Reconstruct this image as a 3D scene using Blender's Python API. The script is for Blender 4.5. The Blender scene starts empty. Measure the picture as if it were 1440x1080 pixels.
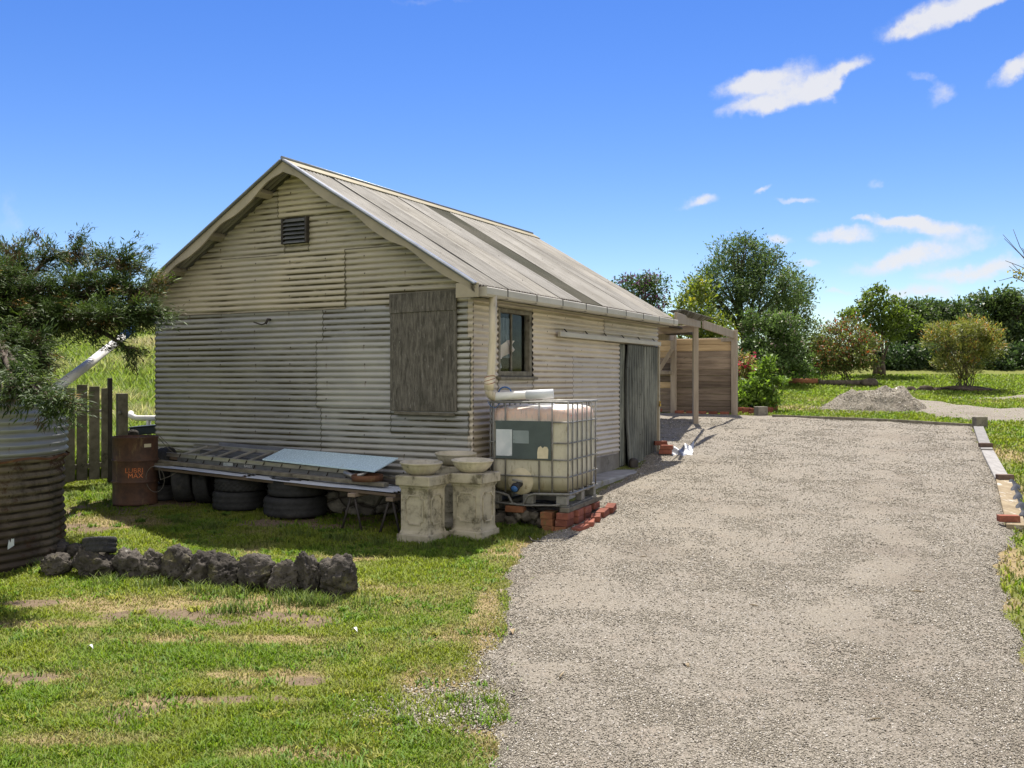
import bpy, bmesh, math, random
import numpy as np
from mathutils import Vector, Matrix, noise as mnoise

rng = np.random.default_rng(7)
random.seed(7)
SC = bpy.context.scene
COL = SC.collection
F, CX, HY, CAMZ = 1350.0, 720.0, 533.0, 2.4
PI = math.pi
R = math.radians

# ------------------------------------------------------------------ terrain
def sm(t):
    t = np.clip(t, 0, 1)
    return t * t * (3 - 2 * t)

def g(x, y):
    x = np.asarray(x, float); y = np.asarray(y, float)
    yc = np.clip(y, -15, 38)
    t = np.clip(yc - 24, 0, 14)
    z = 0.06 * yc + 0.002 * t * t
    z = z + 0.7 * (1 - np.exp(-np.clip(y - 38, 0, None) / 6.0))
    z = z + 1.35 * sm((y - 15) / 27) * sm((-x - 4.5) / 8)
    return z

def gz(x, y):
    return float(g(x, y))

def G(px, py):                     # point of the sloping yard seen at a pixel
    y = CAMZ / (0.06 + (py - HY) / F)
    return ((px - CX) / F * y, y)

def W(px, py, y):                  # point at distance y seen at a pixel
    return Vector(((px - CX) / F * y, y, CAMZ + (HY - py) / F * y))

def vnoise(x, y, seed=0):
    xi = np.floor(x).astype(np.int64); yi = np.floor(y).astype(np.int64)
    xf = x - xi; yf = y - yi
    def h(a, b):
        n = (a * 374761393 + b * 668265263 + seed * 1442695041) & 0x7fffffff
        n = ((n ^ (n >> 13)) * 1274126177) & 0x7fffffff
        return ((n ^ (n >> 16)) & 0xffff) / 65535.0
    u = xf * xf * (3 - 2 * xf); v = yf * yf * (3 - 2 * yf)
    return (h(xi, yi) * (1 - u) + h(xi + 1, yi) * u) * (1 - v) + (h(xi, yi + 1) * (1 - u) + h(xi + 1, yi + 1) * u) * v

def fbm(x, y, seed=0, o=4):
    s = 0; a = 0.5; t = 0
    for k in range(o):
        s = s + a * vnoise(x * 2 ** k, y * 2 ** k, seed + k); t += a; a *= 0.5
    return s / t

# ------------------------------------------------------------------ objects
def link(o, parent=None):
    COL.objects.link(o)
    if parent is not None:
        o.parent = parent
    return o

def tag(o, label=None, cat=None, group=None, kind=None):
    if label: o['label'] = label
    if cat: o['category'] = cat
    if group: o['group'] = group
    if kind: o['kind'] = kind
    return o

def thing(name, label, cat, loc=(0, 0, 0), rotz=0, group=None):
    o = bpy.data.objects.new(name, None)
    o.empty_display_size = 0.2
    o.location = loc
    o.rotation_euler = (0, 0, rotz)
    link(o)
    return tag(o, label, cat, group)

def wmat(o):
    m = Matrix.Translation(o.location) @ o.rotation_euler.to_matrix().to_4x4()
    return m if o.parent is None else wmat(o.parent) @ m

def copy_tree(o, parent=None):
    c = o.copy(); COL.objects.link(c)
    c.parent = parent
    for ch in [k for k in bpy.data.objects if k.parent == o]:
        copy_tree(ch, c)
    return c

def npmesh(name, V, polys, mat, parent=None, col=None, smooth=False, attrs=None, world=False, base=None):
    """V (N,3); polys (M,k) int array or list of arrays"""
    V = np.asarray(V, float)
    loc = None
    if world and parent is not None:
        mi = np.array(wmat(parent).inverted())
        V = V @ mi[:3, :3].T + mi[:3, 3]
    elif base is not None:
        loc = base
        V = V - np.asarray(base, float)
    if not isinstance(polys, list): polys = [polys]
    me = bpy.data.meshes.new(name)
    me.vertices.add(len(V)); me.vertices.foreach_set('co', V.astype(np.float32).ravel())
    loops = np.concatenate([p.ravel() for p in polys]).astype(np.int32)
    tot = np.concatenate([np.full(len(p), p.shape[1]) for p in polys]).astype(np.int32)
    st = np.concatenate([[0], np.cumsum(tot)[:-1]]).astype(np.int32)
    me.loops.add(len(loops)); me.loops.foreach_set('vertex_index', loops)
    me.polygons.add(len(tot)); me.polygons.foreach_set('loop_start', st); me.polygons.foreach_set('loop_total', tot)
    if smooth: me.polygons.foreach_set('use_smooth', np.ones(len(tot), bool))
    me.update(calc_edges=True)
    if col is not None:
        c = np.ones((len(V), 4), np.float32); c[:, :3] = col
        a = me.attributes.new('Col', 'FLOAT_COLOR', 'POINT'); a.data.foreach_set('color', c.ravel())
    for k, v in (attrs or {}).items():
        a = me.attributes.new(k, 'FLOAT', 'POINT'); a.data.foreach_set('value', np.asarray(v, np.float32))
    me.validate()
    if mat: me.materials.append(mat)
    o = bpy.data.objects.new(name, me)
    if loc is not None: o.location = loc
    return link(o, parent)

class MB:
    def __init__(s): s.bm = bmesh.new()
    def box(s, c, size, rot=None, bev=0.0, seg=1):
        M = Matrix.Translation(Vector(c))
        if rot is not None:
            M = M @ (rot.to_4x4() if not isinstance(rot, (int, float)) else Matrix.Rotation(rot, 4, 'Z'))
        M = M @ Matrix.Diagonal((size[0], size[1], size[2], 1))
        r = bmesh.ops.create_cube(s.bm, size=1, matrix=M)
        if bev:
            es = list({e for v in r['verts'] for e in v.link_edges})
            bmesh.ops.bevel(s.bm, geom=es, offset=bev, segments=seg, affect='EDGES', profile=0.5)
        return s
    def beam(s, a, b, w, h, bev=0.004, up=(0, 0, 1)):
        a = Vector(a); b = Vector(b); d = b - a; L = d.length; d.normalize()
        up = Vector(up)
        x = d.cross(up)
        if x.length < 1e-4: x = d.cross(Vector((1, 0, 0)))
        x.normalize(); z = x.cross(d)
        rot = Matrix((x, d, z)).transposed()
        return s.box((a + b) / 2, (w, L, h), rot, bev)
    def tube(s, pts, rad, seg=10, cap=True):
        pts = [Vector(p) for p in pts]; n = len(pts)
        if not hasattr(rad, '__len__'): rad = [rad] * n
        T = []
        for i in range(n):
            t = pts[min(i + 1, n - 1)] - pts[max(i - 1, 0)]
            T.append(t.normalized() if t.length > 1e-9 else Vector((0, 0, 1)))
        u = T[0].orthogonal().normalized()
        rings = []
        for i in range(n):
            u = (u - T[i] * u.dot(T[i]))
            u = u.normalized() if u.length > 1e-6 else T[i].orthogonal().normalized()
            v = T[i].cross(u)
            rings.append([s.bm.verts.new(pts[i] + (u * math.cos(2 * PI * k / seg) + v * math.sin(2 * PI * k / seg)) * rad[i]) for k in range(seg)])
        for a, b in zip(rings, rings[1:]):
            for k in range(seg):
                f = s.bm.faces.new((a[k], a[(k + 1) % seg], b[(k + 1) % seg], b[k])); f.smooth = True
        if cap:
            s.bm.faces.new(rings[0][::-1]); s.bm.faces.new(rings[-1])
        return s
    def lathe(s, prof, seg=32, M=None, smooth=True, closed=False, fn=None):
        M = M or Matrix.Identity(4)
        rings = []
        for j, (r, z) in enumerate(prof):
            if r < 1e-6:
                rings.append([s.bm.verts.new(M @ Vector((0, 0, z)))])
            else:
                ring = []
                for k in range(seg):
                    a = 2 * PI * k / seg
                    rr, zz = (r, z) if fn is None else fn(j, k, r, z)
                    ring.append(s.bm.verts.new(M @ Vector((rr * math.cos(a), rr * math.sin(a), zz))))
                rings.append(ring)
        pr = list(zip(rings, rings[1:]))
        if closed: pr.append((rings[-1], rings[0]))
        for a, b in pr:
            for k in range(seg):
                k2 = (k + 1) % seg
                if len(a) == 1 and len(b) == 1: continue
                if len(a) == 1: vs = (a[0], b[k2], b[k])
                elif len(b) == 1: vs = (a[k], a[k2], b[0])
                else: vs = (a[k], a[k2], b[k2], b[k])
                f = s.bm.faces.new(vs); f.smooth = smooth
        return s
    def poly(s, pts, t=None):
        """flat polygon, or a prism when t (a vector) is given"""
        a = [s.bm.verts.new(Vector(p)) for p in pts]
        s.bm.faces.new(a)
        if t is not None:
            t = Vector(t)
            b = [s.bm.verts.new(Vector(p) + t) for p in pts]
            s.bm.faces.new(b[::-1])
            n = len(a)
            for k in range(n):
                s.bm.faces.new((a[(k + 1) % n], a[k], b[k], b[(k + 1) % n]))
        return s
    def grid(s, fn, nu, nv, smooth=True):
        vs = [[s.bm.verts.new(fn(i / nu, j / nv)) for i in range(nu + 1)] for j in range(nv + 1)]
        for j in range(nv):
            for i in range(nu):
                f = s.bm.faces.new((vs[j][i], vs[j][i + 1], vs[j + 1][i + 1], vs[j + 1][i])); f.smooth = smooth
        return s
    def xf(s, M):
        bmesh.ops.transform(s.bm, matrix=M, verts=s.bm.verts); return s
    def build(s, name, mat, parent=None, world=False, base=None, recalc=True):
        if recalc: bmesh.ops.recalc_face_normals(s.bm, faces=s.bm.faces)
        if world and parent is not None: s.xf(wmat(parent).inverted())
        if base is not None: s.xf(Matrix.Translation(-Vector(base)))
        me = bpy.data.meshes.new(name); s.bm.to_mesh(me); s.bm.free()
        if mat: me.materials.append(mat)
        o = bpy.data.objects.new(name, me)
        if base is not None: o.location = base
        return link(o, parent)

# ------------------------------------------------------------------ materials
class NT:
    def __init__(s, name):
        s.m = bpy.data.materials.new(name); s.m.use_nodes = True
        s.t = s.m.node_tree; s.t.nodes.clear()
        s.out = s.n('ShaderNodeOutputMaterial')
    def n(s, typ, **kw):
        nd = s.t.nodes.new(typ)
        for k, v in kw.items(): setattr(nd, k, v)
        return nd
    def set(s, sock, v):
        if isinstance(v, bpy.types.NodeSocket): s.t.links.new(v, sock)
        elif hasattr(v, '__len__') and len(v) == 3 and sock.type == 'RGBA': sock.default_value = (*v, 1)
        else: sock.default_value = v
    def math(s, op, a, b=0.0, c=None, clamp=False):
        nd = s.n('ShaderNodeMath', operation=op, use_clamp=clamp)
        s.set(nd.inputs[0], a); s.set(nd.inputs[1], b)
        if c is not None: s.set(nd.inputs[2], c)
        return nd.outputs[0]
    def mix(s, f, a, b, blend='MIX'):
        nd = s.n('ShaderNodeMix', data_type='RGBA', blend_type=blend)
        s.set(nd.inputs[0], f); s.set(nd.inputs[6], a); s.set(nd.inputs[7], b)
        return nd.outputs[2]
    def rng(s, v, a, b, c=0.0, d=1.0, smooth=True):
        nd = s.n('ShaderNodeMapRange', interpolation_type='SMOOTHSTEP' if smooth else 'LINEAR')
        s.set(nd.inputs[0], v)
        for k, x in zip((1, 2, 3, 4), (a, b, c, d)): nd.inputs[k].default_value = x
        return nd.outputs[0]
    def coord(s, stretch=(1, 1, 1), rand=True, kind='Object'):
        tc = s.n('ShaderNodeTexCoord')
        mp = s.n('ShaderNodeMapping')
        mp.inputs['Scale'].default_value = stretch
        s.t.links.new(tc.outputs[kind], mp.inputs[0])
        if rand:
            oi = s.n('ShaderNodeObjectInfo')
            cb = s.n('ShaderNodeCombineXYZ')
            v = s.math('MULTIPLY', oi.outputs['Random'], 37.0)
            for k in range(3): s.t.links.new(v, cb.inputs[k])
            s.t.links.new(cb.outputs[0], mp.inputs['Location'])
        return mp.outputs[0]
    def noise(s, co, scale, detail=6, rough=0.6, dist=0.0, out=0):
        nd = s.n('ShaderNodeTexNoise')
        s.t.links.new(co, nd.inputs['Vector'])
        nd.inputs['Scale'].default_value = scale; nd.inputs['Detail'].default_value = detail
        nd.inputs['Roughness'].default_value = rough; nd.inputs['Distortion'].default_value = dist
        return nd.outputs[out]
    def voro(s, co, scale, feat='F1', out=0, rnd=1.0):
        nd = s.n('ShaderNodeTexVoronoi', feature=feat)
        s.t.links.new(co, nd.inputs['Vector'])
        nd.inputs['Scale'].default_value = scale; nd.inputs['Randomness'].default_value = rnd
        return nd.outputs[out]
    def attr(s, name, out='Fac'):
        return s.n('ShaderNodeAttribute', attribute_name=name).outputs[out]
    def bump(s, h, strength=0.3, dist=0.01, nrm=None):
        nd = s.n('ShaderNodeBump')
        s.set(nd.inputs['Height'], h); nd.inputs['Strength'].default_value = strength; nd.inputs['Distance'].default_value = dist
        if nrm is not None: s.set(nd.inputs['Normal'], nrm)
        return nd.outputs[0]
    def bsdf(s, col, rough=0.7, spec=0.3, metal=0.0, nrm=None, **kw):
        b = s.n('ShaderNodeBsdfPrincipled')
        s.set(b.inputs['Base Color'], col); s.set(b.inputs['Roughness'], rough)
        s.set(b.inputs['Specular IOR Level'], spec); s.set(b.inputs['Metallic'], metal)
        if nrm is not None: s.set(b.inputs['Normal'], nrm)
        for k, v in kw.items(): s.set(b.inputs[k], v)
        s.t.links.new(b.outputs[0], s.out.inputs[0])
        return b

def mat(name, c1, c2, scale=6, rough=0.7, spec=0.3, metal=0.0, bump=0.3, bdist=0.004, bscale=60, c3=None, c3scale=3, thr=(0.55, 0.65), stretch=(1, 1, 1), vary=0.15):
    m = NT(name)
    co = m.coord(stretch)
    n1 = m.noise(co, scale)
    col = m.mix(m.rng(n1, 0.32, 0.68), c1, c2)
    if c3 is not None:
        n2 = m.noise(co, c3scale, 8, 0.7)
        col = m.mix(m.rng(n2, *thr), col, c3)
    oi = m.n('ShaderNodeObjectInfo')
    val = m.rng(oi.outputs['Random'], 0, 1, 1 - vary, 1 + vary, smooth=False)
    hs = m.n('ShaderNodeHueSaturation')
    m.set(hs.inputs['Color'], col); m.set(hs.inputs['Value'], val)
    fine = m.noise(co, bscale, 8, 0.7)
    col = m.mix(0.35, hs.outputs[0], m.mix(m.rng(fine, 0.35, 0.65), (0.4, 0.4, 0.4), (1, 1, 1)), 'MULTIPLY') if False else hs.outputs[0]
    rg = m.rng(fine, 0.2, 0.8, max(0.05, rough - 0.1), min(1, rough + 0.1))
    m.bsdf(col, rg, spec, metal, m.bump(fine, bump, bdist))
    return m.m

def leafmat(name, rough=0.5, spec=0.35, trans=0.45, up=0.0):
    m = NT(name)
    c = m.attr('Col', 'Color')
    nr = None
    if up:                     # thin blades share the light of the sward they stand in
        ge = m.n('ShaderNodeNewGeometry'); a = m.n('ShaderNodeVectorMath', operation='MULTIPLY_ADD')
        m.t.links.new(ge.outputs['Normal'], a.inputs[0]); a.inputs[1].default_value = (1 - up,) * 3; a.inputs[2].default_value = (0, 0, up)
        nn = m.n('ShaderNodeVectorMath', operation='NORMALIZE'); m.t.links.new(a.outputs[0], nn.inputs[0]); nr = nn.outputs[0]
    b = m.bsdf(c, rough, spec, 0, nr)
    t = m.n('ShaderNodeBsdfTranslucent')
    hs = m.n('ShaderNodeHueSaturation'); hs.inputs['Saturation'].default_value = 1.1; hs.inputs['Value'].default_value = 1.25
    m.set(hs.inputs['Color'], c); m.set(t.inputs['Color'], hs.outputs[0])
    mx = m.n('ShaderNodeMixShader'); mx.inputs[0].default_value = trans
    m.t.links.new(b.outputs[0], mx.inputs[1]); m.t.links.new(t.outputs[0], mx.inputs[2])
    m.t.links.new(mx.outputs[0], m.out.inputs[0])
    return m.m

def corrmat(name, paint, paint2, dirt, rust, dirt_amt=0.5, rough=0.45, spec=0.45, metal=0.0, stretch=(0.5, 0.5, 3), vary=0.12, rust_amt=0.0, streak=None, lap_shade_amt=0.8):
    """painted or bare corrugated iron; attribute corr is the height of the corrugation"""
    m = NT(name)
    co = m.coord(stretch); co1 = m.coord((1, 1, 1))
    big = m.noise(co1, 0.9, 5, 0.6)
    col = m.mix(m.rng(big, 0.35, 0.65), paint, paint2)
    oi = m.n('ShaderNodeObjectInfo')
    hs = m.n('ShaderNodeHueSaturation'); m.set(hs.inputs['Color'], col)
    m.set(hs.inputs['Value'], m.rng(oi.outputs['Random'], 0, 1, 1 - vary, 1 + vary, smooth=False))
    m.set(hs.inputs['Saturation'], m.rng(oi.outputs['Random'], 0, 1, 0.8, 1.2, smooth=False))
    col = hs.outputs[0]
    if streak is not None:
        sn = m.noise(m.coord(streak), 6, 6, 0.65)
        col = m.mix(m.math('MULTIPLY', m.rng(sn, 0.47, 0.72), 0.7), col, dirt)
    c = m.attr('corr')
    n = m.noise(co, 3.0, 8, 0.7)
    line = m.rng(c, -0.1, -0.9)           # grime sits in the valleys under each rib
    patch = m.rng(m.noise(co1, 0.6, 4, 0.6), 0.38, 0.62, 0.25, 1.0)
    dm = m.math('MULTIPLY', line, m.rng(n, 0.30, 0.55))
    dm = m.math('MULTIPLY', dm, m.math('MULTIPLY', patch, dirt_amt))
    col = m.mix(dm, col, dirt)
    lap_shade = m.math('MULTIPLY', m.attr('edge'), m.rng(m.noise(co1, 5, 6, 0.7), 0.25, 0.55, 0.25, 0.95))
    col = m.mix(m.math('MULTIPLY', lap_shade, lap_shade_amt), col, dirt)  # lap shadow painted along the sheet edges in the dirt colour
    fine = m.noise(co1, 45, 8, 0.75)
    spots = m.rng(fine, 0.62, 0.72)
    col = m.mix(m.math('MULTIPLY', spots, 0.55 * min(1, dirt_amt + .2)), col, dirt)
    rn = m.noise(co1, 2.3, 10, 0.75)
    rm = m.rng(rn, 0.66 - rust_amt, 0.74 - rust_amt)
    col = m.mix(rm, col, rust)
    # nails with rust halo
    tc = m.n('ShaderNodeTexCoord'); sp = m.n('ShaderNodeSeparateXYZ'); m.t.links.new(tc.outputs['Object'], sp.inputs[0])
    def rep(v, p): return m.math('MULTIPLY', m.math('SUBTRACT', m.math('FRACT', m.math('DIVIDE', v, p)), 0.5), p)
    a_ = rep(m.math('ADD', m.math('ADD', sp.outputs[0], sp.outputs[1]), m.math('MULTIPLY', m.noise(co1, 1.5, 2), .12)), 0.61); b_ = rep(m.math('ADD', sp.outputs[2], m.math('MULTIPLY', m.noise(co1, 2.2, 2), .05)), 0.228)
    rr = m.math('SQRT', m.math('ADD', m.math('MULTIPLY', a_, a_), m.math('MULTIPLY', b_, b_)))
    col = m.mix(m.math('MULTIPLY', m.rng(rr, 0.0125, 0.008), m.rng(m.noise(co1, 3.1, 2), .40, .52, 0, .9)), col, (0.03, 0.022, 0.016))
    run = m.math('MULTIPLY', m.rng(m.math('ABSOLUTE', a_), 0.016, 0.003), m.rng(b_, -0.085, -0.005, 0.0, 1.0)); run = m.math('MULTIPLY', run, m.rng(b_, 0.004, -0.004))
    col = m.mix(m.math('MULTIPLY', run, m.rng(m.noise(co1, 2.7, 4), .45, .65, 0, .6)), col, rust)
    rg = m.math('ADD', m.math('MULTIPLY', m.math('ADD', rm, dm, clamp=True), 0.35), m.rng(n, 0.2, 0.8, rough - 0.08, rough + 0.12))
    dent = m.noise(co1, 2.0, 2, 0.5)
    h = m.math('ADD', m.math('MULTIPLY', dent, 6.0), fine)
    m.bsdf(col, rg, spec, metal, m.bump(h, 0.25, 0.004))
    return m.m

M = {}
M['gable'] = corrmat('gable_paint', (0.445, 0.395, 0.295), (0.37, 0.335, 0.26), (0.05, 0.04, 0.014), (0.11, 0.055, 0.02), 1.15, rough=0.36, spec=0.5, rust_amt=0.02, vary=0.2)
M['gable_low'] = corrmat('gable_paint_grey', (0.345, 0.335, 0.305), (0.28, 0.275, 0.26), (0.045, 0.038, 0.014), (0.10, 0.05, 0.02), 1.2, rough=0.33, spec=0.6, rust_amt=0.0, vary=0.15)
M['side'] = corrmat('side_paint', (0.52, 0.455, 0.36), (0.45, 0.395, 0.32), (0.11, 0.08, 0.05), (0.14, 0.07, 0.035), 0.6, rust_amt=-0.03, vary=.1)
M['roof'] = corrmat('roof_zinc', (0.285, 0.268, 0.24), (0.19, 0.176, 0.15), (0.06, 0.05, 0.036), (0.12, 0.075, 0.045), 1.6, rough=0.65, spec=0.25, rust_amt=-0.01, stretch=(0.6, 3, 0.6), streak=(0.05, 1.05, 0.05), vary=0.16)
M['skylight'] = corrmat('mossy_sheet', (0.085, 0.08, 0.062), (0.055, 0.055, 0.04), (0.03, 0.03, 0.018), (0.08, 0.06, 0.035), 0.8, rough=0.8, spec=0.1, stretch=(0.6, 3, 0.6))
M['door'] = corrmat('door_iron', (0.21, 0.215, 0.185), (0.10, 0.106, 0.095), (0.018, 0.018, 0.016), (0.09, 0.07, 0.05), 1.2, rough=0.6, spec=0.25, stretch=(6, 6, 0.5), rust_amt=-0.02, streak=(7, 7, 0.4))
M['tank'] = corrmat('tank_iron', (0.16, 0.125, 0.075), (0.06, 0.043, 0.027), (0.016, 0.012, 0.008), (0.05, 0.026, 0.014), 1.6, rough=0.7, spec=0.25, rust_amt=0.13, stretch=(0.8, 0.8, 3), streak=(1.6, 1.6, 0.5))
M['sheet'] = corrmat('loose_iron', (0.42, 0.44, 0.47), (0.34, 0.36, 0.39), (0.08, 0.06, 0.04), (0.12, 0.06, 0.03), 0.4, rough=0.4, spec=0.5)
M['paint'] = mat('beige_paint', (0.34, 0.295, 0.215), (0.26, 0.23, 0.17), 2, 0.6, c3=(0.16, 0.13, 0.09), c3scale=4, thr=(0.6, 0.72))
M['gutter'] = mat('gutter_paint', (0.45, 0.42, 0.36), (0.38, 0.355, 0.30), 2, 0.5, c3=(0.2, 0.17, 0.13), c3scale=5, thr=(0.62, 0.75), stretch=(1, 1, 3))
M['zinc'] = mat('zinc_cap', (0.22, 0.235, 0.25), (0.16, 0.17, 0.185), 3, 0.4, 0.5, 0.6, c3=(0.13, 0.11, 0.09), c3scale=3, thr=(0.6, 0.7))
M['ridge'] = mat('ridge_paint', (0.24, 0.20, 0.11), (0.19, 0.16, 0.09), 2, 0.6, c3=(0.12, 0.10, 0.07), c3scale=4, thr=(0.58, 0.7))
M['concrete'] = mat('concrete', (0.24, 0.22, 0.185), (0.14, 0.125, 0.105), 3, 0.9, 0.2, bump=0.6, bdist=0.01, bscale=25, c3=(0.06, 0.055, 0.045), c3scale=2.5, thr=(0.52, 0.66))
M['slab'] = mat('slab_concrete', (0.36, 0.345, 0.32), (0.25, 0.24, 0.22), 3, 0.9, 0.2, bump=0.5, bdist=0.008, bscale=30, c3=(0.20, 0.17, 0.07), c3scale=3, thr=(0.58, 0.7))
M['cast'] = mat('cast_stone', (0.43, 0.385, 0.29), (0.29, 0.26, 0.195), 5, 0.9, 0.2, bump=0.5, bdist=0.006, bscale=70, c3=(0.12, 0.105, 0.07), c3scale=5, thr=(0.50, 0.66), vary=0.1)
M['bowl'] = mat('bowl_stone', (0.50, 0.45, 0.35), (0.39, 0.35, 0.26), 8, 0.9, 0.2, bump=0.5, bdist=0.004, bscale=80, c3=(0.2, 0.18, 0.13), c3scale=9, thr=(0.58, 0.7))
M['wood_grey'] = mat('grey_timber', (0.20, 0.18, 0.14), (0.115, 0.104, 0.08), 9, 0.9, 0.15, bump=0.5, bdist=0.004, bscale=26, c3=(0.05, 0.042, 0.034), c3scale=5, thr=(0.58, 0.7), stretch=(1, 1, 1))
M['wood_brown'] = mat('brown_timber', (0.235, 0.18, 0.135), (0.145, 0.108, 0.082), 7, 0.85, 0.2, bump=0.5, bdist=0.003, bscale=22, c3=(0.075, 0.05, 0.036), c3scale=9, thr=(0.62, 0.7), stretch=(0.25, 0.25, 2.2), vary=0.42)
M['wood_new'] = mat('honey_timber', (0.46, 0.33, 0.19), (0.35, 0.245, 0.14), 7, 0.85, 0.2, bump=0.5, bdist=0.003, bscale=22, c3=(0.14, 0.09, 0.05), c3scale=9, thr=(0.64, 0.71), stretch=(0.25, 0.25, 2.2), vary=0.18)
M['post'] = mat('post_timber', (0.37, 0.31, 0.245), (0.285, 0.235, 0.185), 6, 0.85, 0.2, bump=0.4, bdist=0.003, bscale=22, c3=(0.12, 0.09, 0.07), c3scale=8, thr=(0.64, 0.72), stretch=(2.5, 2.5, 0.3), vary=0.1)
M['plank'] = mat('edging_timber', (0.27, 0.26, 0.245), (0.20, 0.19, 0.18), 6, 0.9, 0.15, bump=0.4, bdist=0.003, bscale=24, c3=(0.12, 0.11, 0.10), c3scale=5, thr=(0.6, 0.7), stretch=(3, 0.5, 3))
M['plank_tan'] = mat('tan_timber', (0.31, 0.25, 0.16), (0.22, 0.17, 0.105), 5, 0.9, 0.15, bump=0.4, bdist=0.003, bscale=24, c3=(0.45, 0.42, 0.37), c3scale=3, thr=(0.56, 0.64), stretch=(2, 0.7, 2))
M['ply'] = None
M['rubble_stone'] = mat('rubble_stone', (0.17, 0.15, 0.12), (0.075, 0.065, 0.052), 9, 0.95, 0.1, bump=0.8, bdist=0.012, bscale=25)
M['dark'] = mat('dark_gap', (0.02, 0.02, 0.02), (0.012, 0.012, 0.012), 5, 0.9)
M['rubber'] = mat('tyre_rubber', (0.032, 0.032, 0.033), (0.02, 0.02, 0.021), 8, 0.75, 0.3, bump=0.5, bdist=0.003, bscale=60, c3=(0.06, 0.056, 0.05), c3scale=6, thr=(0.55, 0.75))
M['rust'] = mat('rusty_steel', (0.13, 0.06, 0.032), (0.075, 0.035, 0.02), 5, 0.8, 0.25, bump=0.4, bdist=0.003, bscale=60, c3=(0.17, 0.10, 0.045), c3scale=4, thr=(0.55, 0.68))
M['iron'] = mat('dark_iron', (0.05, 0.042, 0.036), (0.03, 0.026, 0.024), 8, 0.7, 0.3)
M['alu'] = mat('aluminium', (0.45, 0.43, 0.40), (0.34, 0.33, 0.31), 5, 0.4, 0.5, 0.7, c3=(0.22, 0.19, 0.15), c3scale=5, thr=(0.58, 0.7))
M['alu_dull'] = mat('dull_aluminium', (0.22, 0.225, 0.235), (0.16, 0.165, 0.175), 6, 0.5, 0.4, 0.5, c3=(0.4, 0.4, 0.4), c3scale=10, thr=(0.66, 0.7))
M['galv'] = mat('galvanised_tube', (0.24, 0.235, 0.215), (0.15, 0.145, 0.13), 12, 0.5, 0.4, 0.25, c3=(0.14, 0.11, 0.085), c3scale=9, thr=(0.6, 0.7))
M['board'] = mat('blue_board', (0.55, 0.72, 0.82), (0.50, 0.67, 0.78), 2, 0.25, 0.5, bump=0.05, c3=(0.34, 0.48, 0.62), c3scale=2.5, thr=(0.6, 0.75), vary=0.02)
M['pvc'] = mat('white_pvc', (0.74, 0.73, 0.70), (0.64, 0.62, 0.57), 3, 0.4, 0.4, bump=0.1, c3=(0.36, 0.33, 0.26), c3scale=5, thr=(0.6, 0.75))
M['pvc_dirty'] = mat('dirty_pvc', (0.60, 0.52, 0.38), (0.46, 0.40, 0.29), 4, 0.5, 0.4, bump=0.15, c3=(0.17, 0.15, 0.10), c3scale=4, thr=(0.55, 0.7), stretch=(3, 3, 0.6))
M['brick'] = mat('red_brick', (0.245, 0.09, 0.058), (0.18, 0.066, 0.046), 12, 0.9, 0.15, bump=0.5, bdist=0.003, bscale=80, c3=(0.34, 0.20, 0.14), c3scale=9, thr=(0.58, 0.7), vary=0.25)
M['brick_old'] = mat('old_brick', (0.27, 0.12, 0.06), (0.20, 0.085, 0.045), 9, 0.9, 0.15, bump=0.5, bdist=0.004, bscale=70, c3=(0.13, 0.12, 0.05), c3scale=7, thr=(0.53, 0.68), vary=0.25)
M['brick_grey'] = mat('brown_brick', (0.16, 0.11, 0.085), (0.11, 0.075, 0.06), 9, 0.9, 0.15, bump=0.5, bdist=0.004, bscale=70, vary=0.2)
M['bark'] = mat('bark', (0.13, 0.105, 0.085), (0.07, 0.055, 0.045), 10, 0.95, 0.1, bump=0.8, bdist=0.01, bscale=25, stretch=(1, 1, 0.3))
M['white_paint'] = mat('white_fascia', (0.72, 0.74, 0.76), (0.62, 0.64, 0.66), 3, 0.5)
M['navy'] = mat('navy_paint', (0.035, 0.05, 0.07), (0.025, 0.035, 0.05), 3, 0.5)
M['plastic_black'] = mat('black_plastic', (0.04, 0.041, 0.045), (0.025, 0.026, 0.03), 6, 0.7, 0.2, bump=0.5, bdist=0.02, bscale=12)
M['foil'] = mat('silver_sheeting', (0.30, 0.31, 0.33), (0.2, 0.205, 0.215), 9, 0.35, 0.5, 0.4, bump=0.6, bdist=0.02, bscale=14)
M['white_label'] = mat('white_label', (0.55, 0.57, 0.57), (0.42, 0.46, 0.47), 6, 0.6, c3=(0.28, 0.32, 0.33), c3scale=5, thr=(0.58, 0.63))
M['grey_label'] = mat('faded_label', (0.24, 0.28, 0.28), (0.20, 0.24, 0.24), 6, 0.6, c3=(0.12, 0.15, 0.15), c3scale=5, thr=(0.58, 0.66))
M['cream_patch'] = mat('torn_paper', (0.55, 0.49, 0.34), (0.46, 0.41, 0.28), 9, 0.8, c3=(0.25, 0.21, 0.12), c3scale=9, thr=(0.6, 0.66))
M['plate'] = mat('green_plate', (0.075, 0.10, 0.095), (0.06, 0.08, 0.078), 4, 0.45, 0.4, c3=(0.13, 0.155, 0.145), c3scale=5, thr=(0.58, 0.72))
M['blue_strap'] = mat('blue_strap', (0.05, 0.14, 0.36), (0.04, 0.11, 0.28), 9, 0.6)
M['red_wire'] = mat('rusty_wire', (0.30, 0.09, 0.04), (0.2, 0.06, 0.03), 9, 0.7)
M['wire'] = mat('grey_wire', (0.18, 0.165, 0.14), (0.12, 0.11, 0.1), 9, 0.5)
M['brass'] = mat('brass', (0.55, 0.36, 0.07), (0.45, 0.29, 0.05), 9, 0.35, 0.5, 0.7)
M['cloth'] = mat('pink_curtain', (0.50, 0.36, 0.31), (0.62, 0.50, 0.44), 4, 0.9)
M['lace'] = mat('grey_curtain', (0.20, 0.22, 0.25), (0.13, 0.15, 0.18), 5, 0.9)
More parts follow.
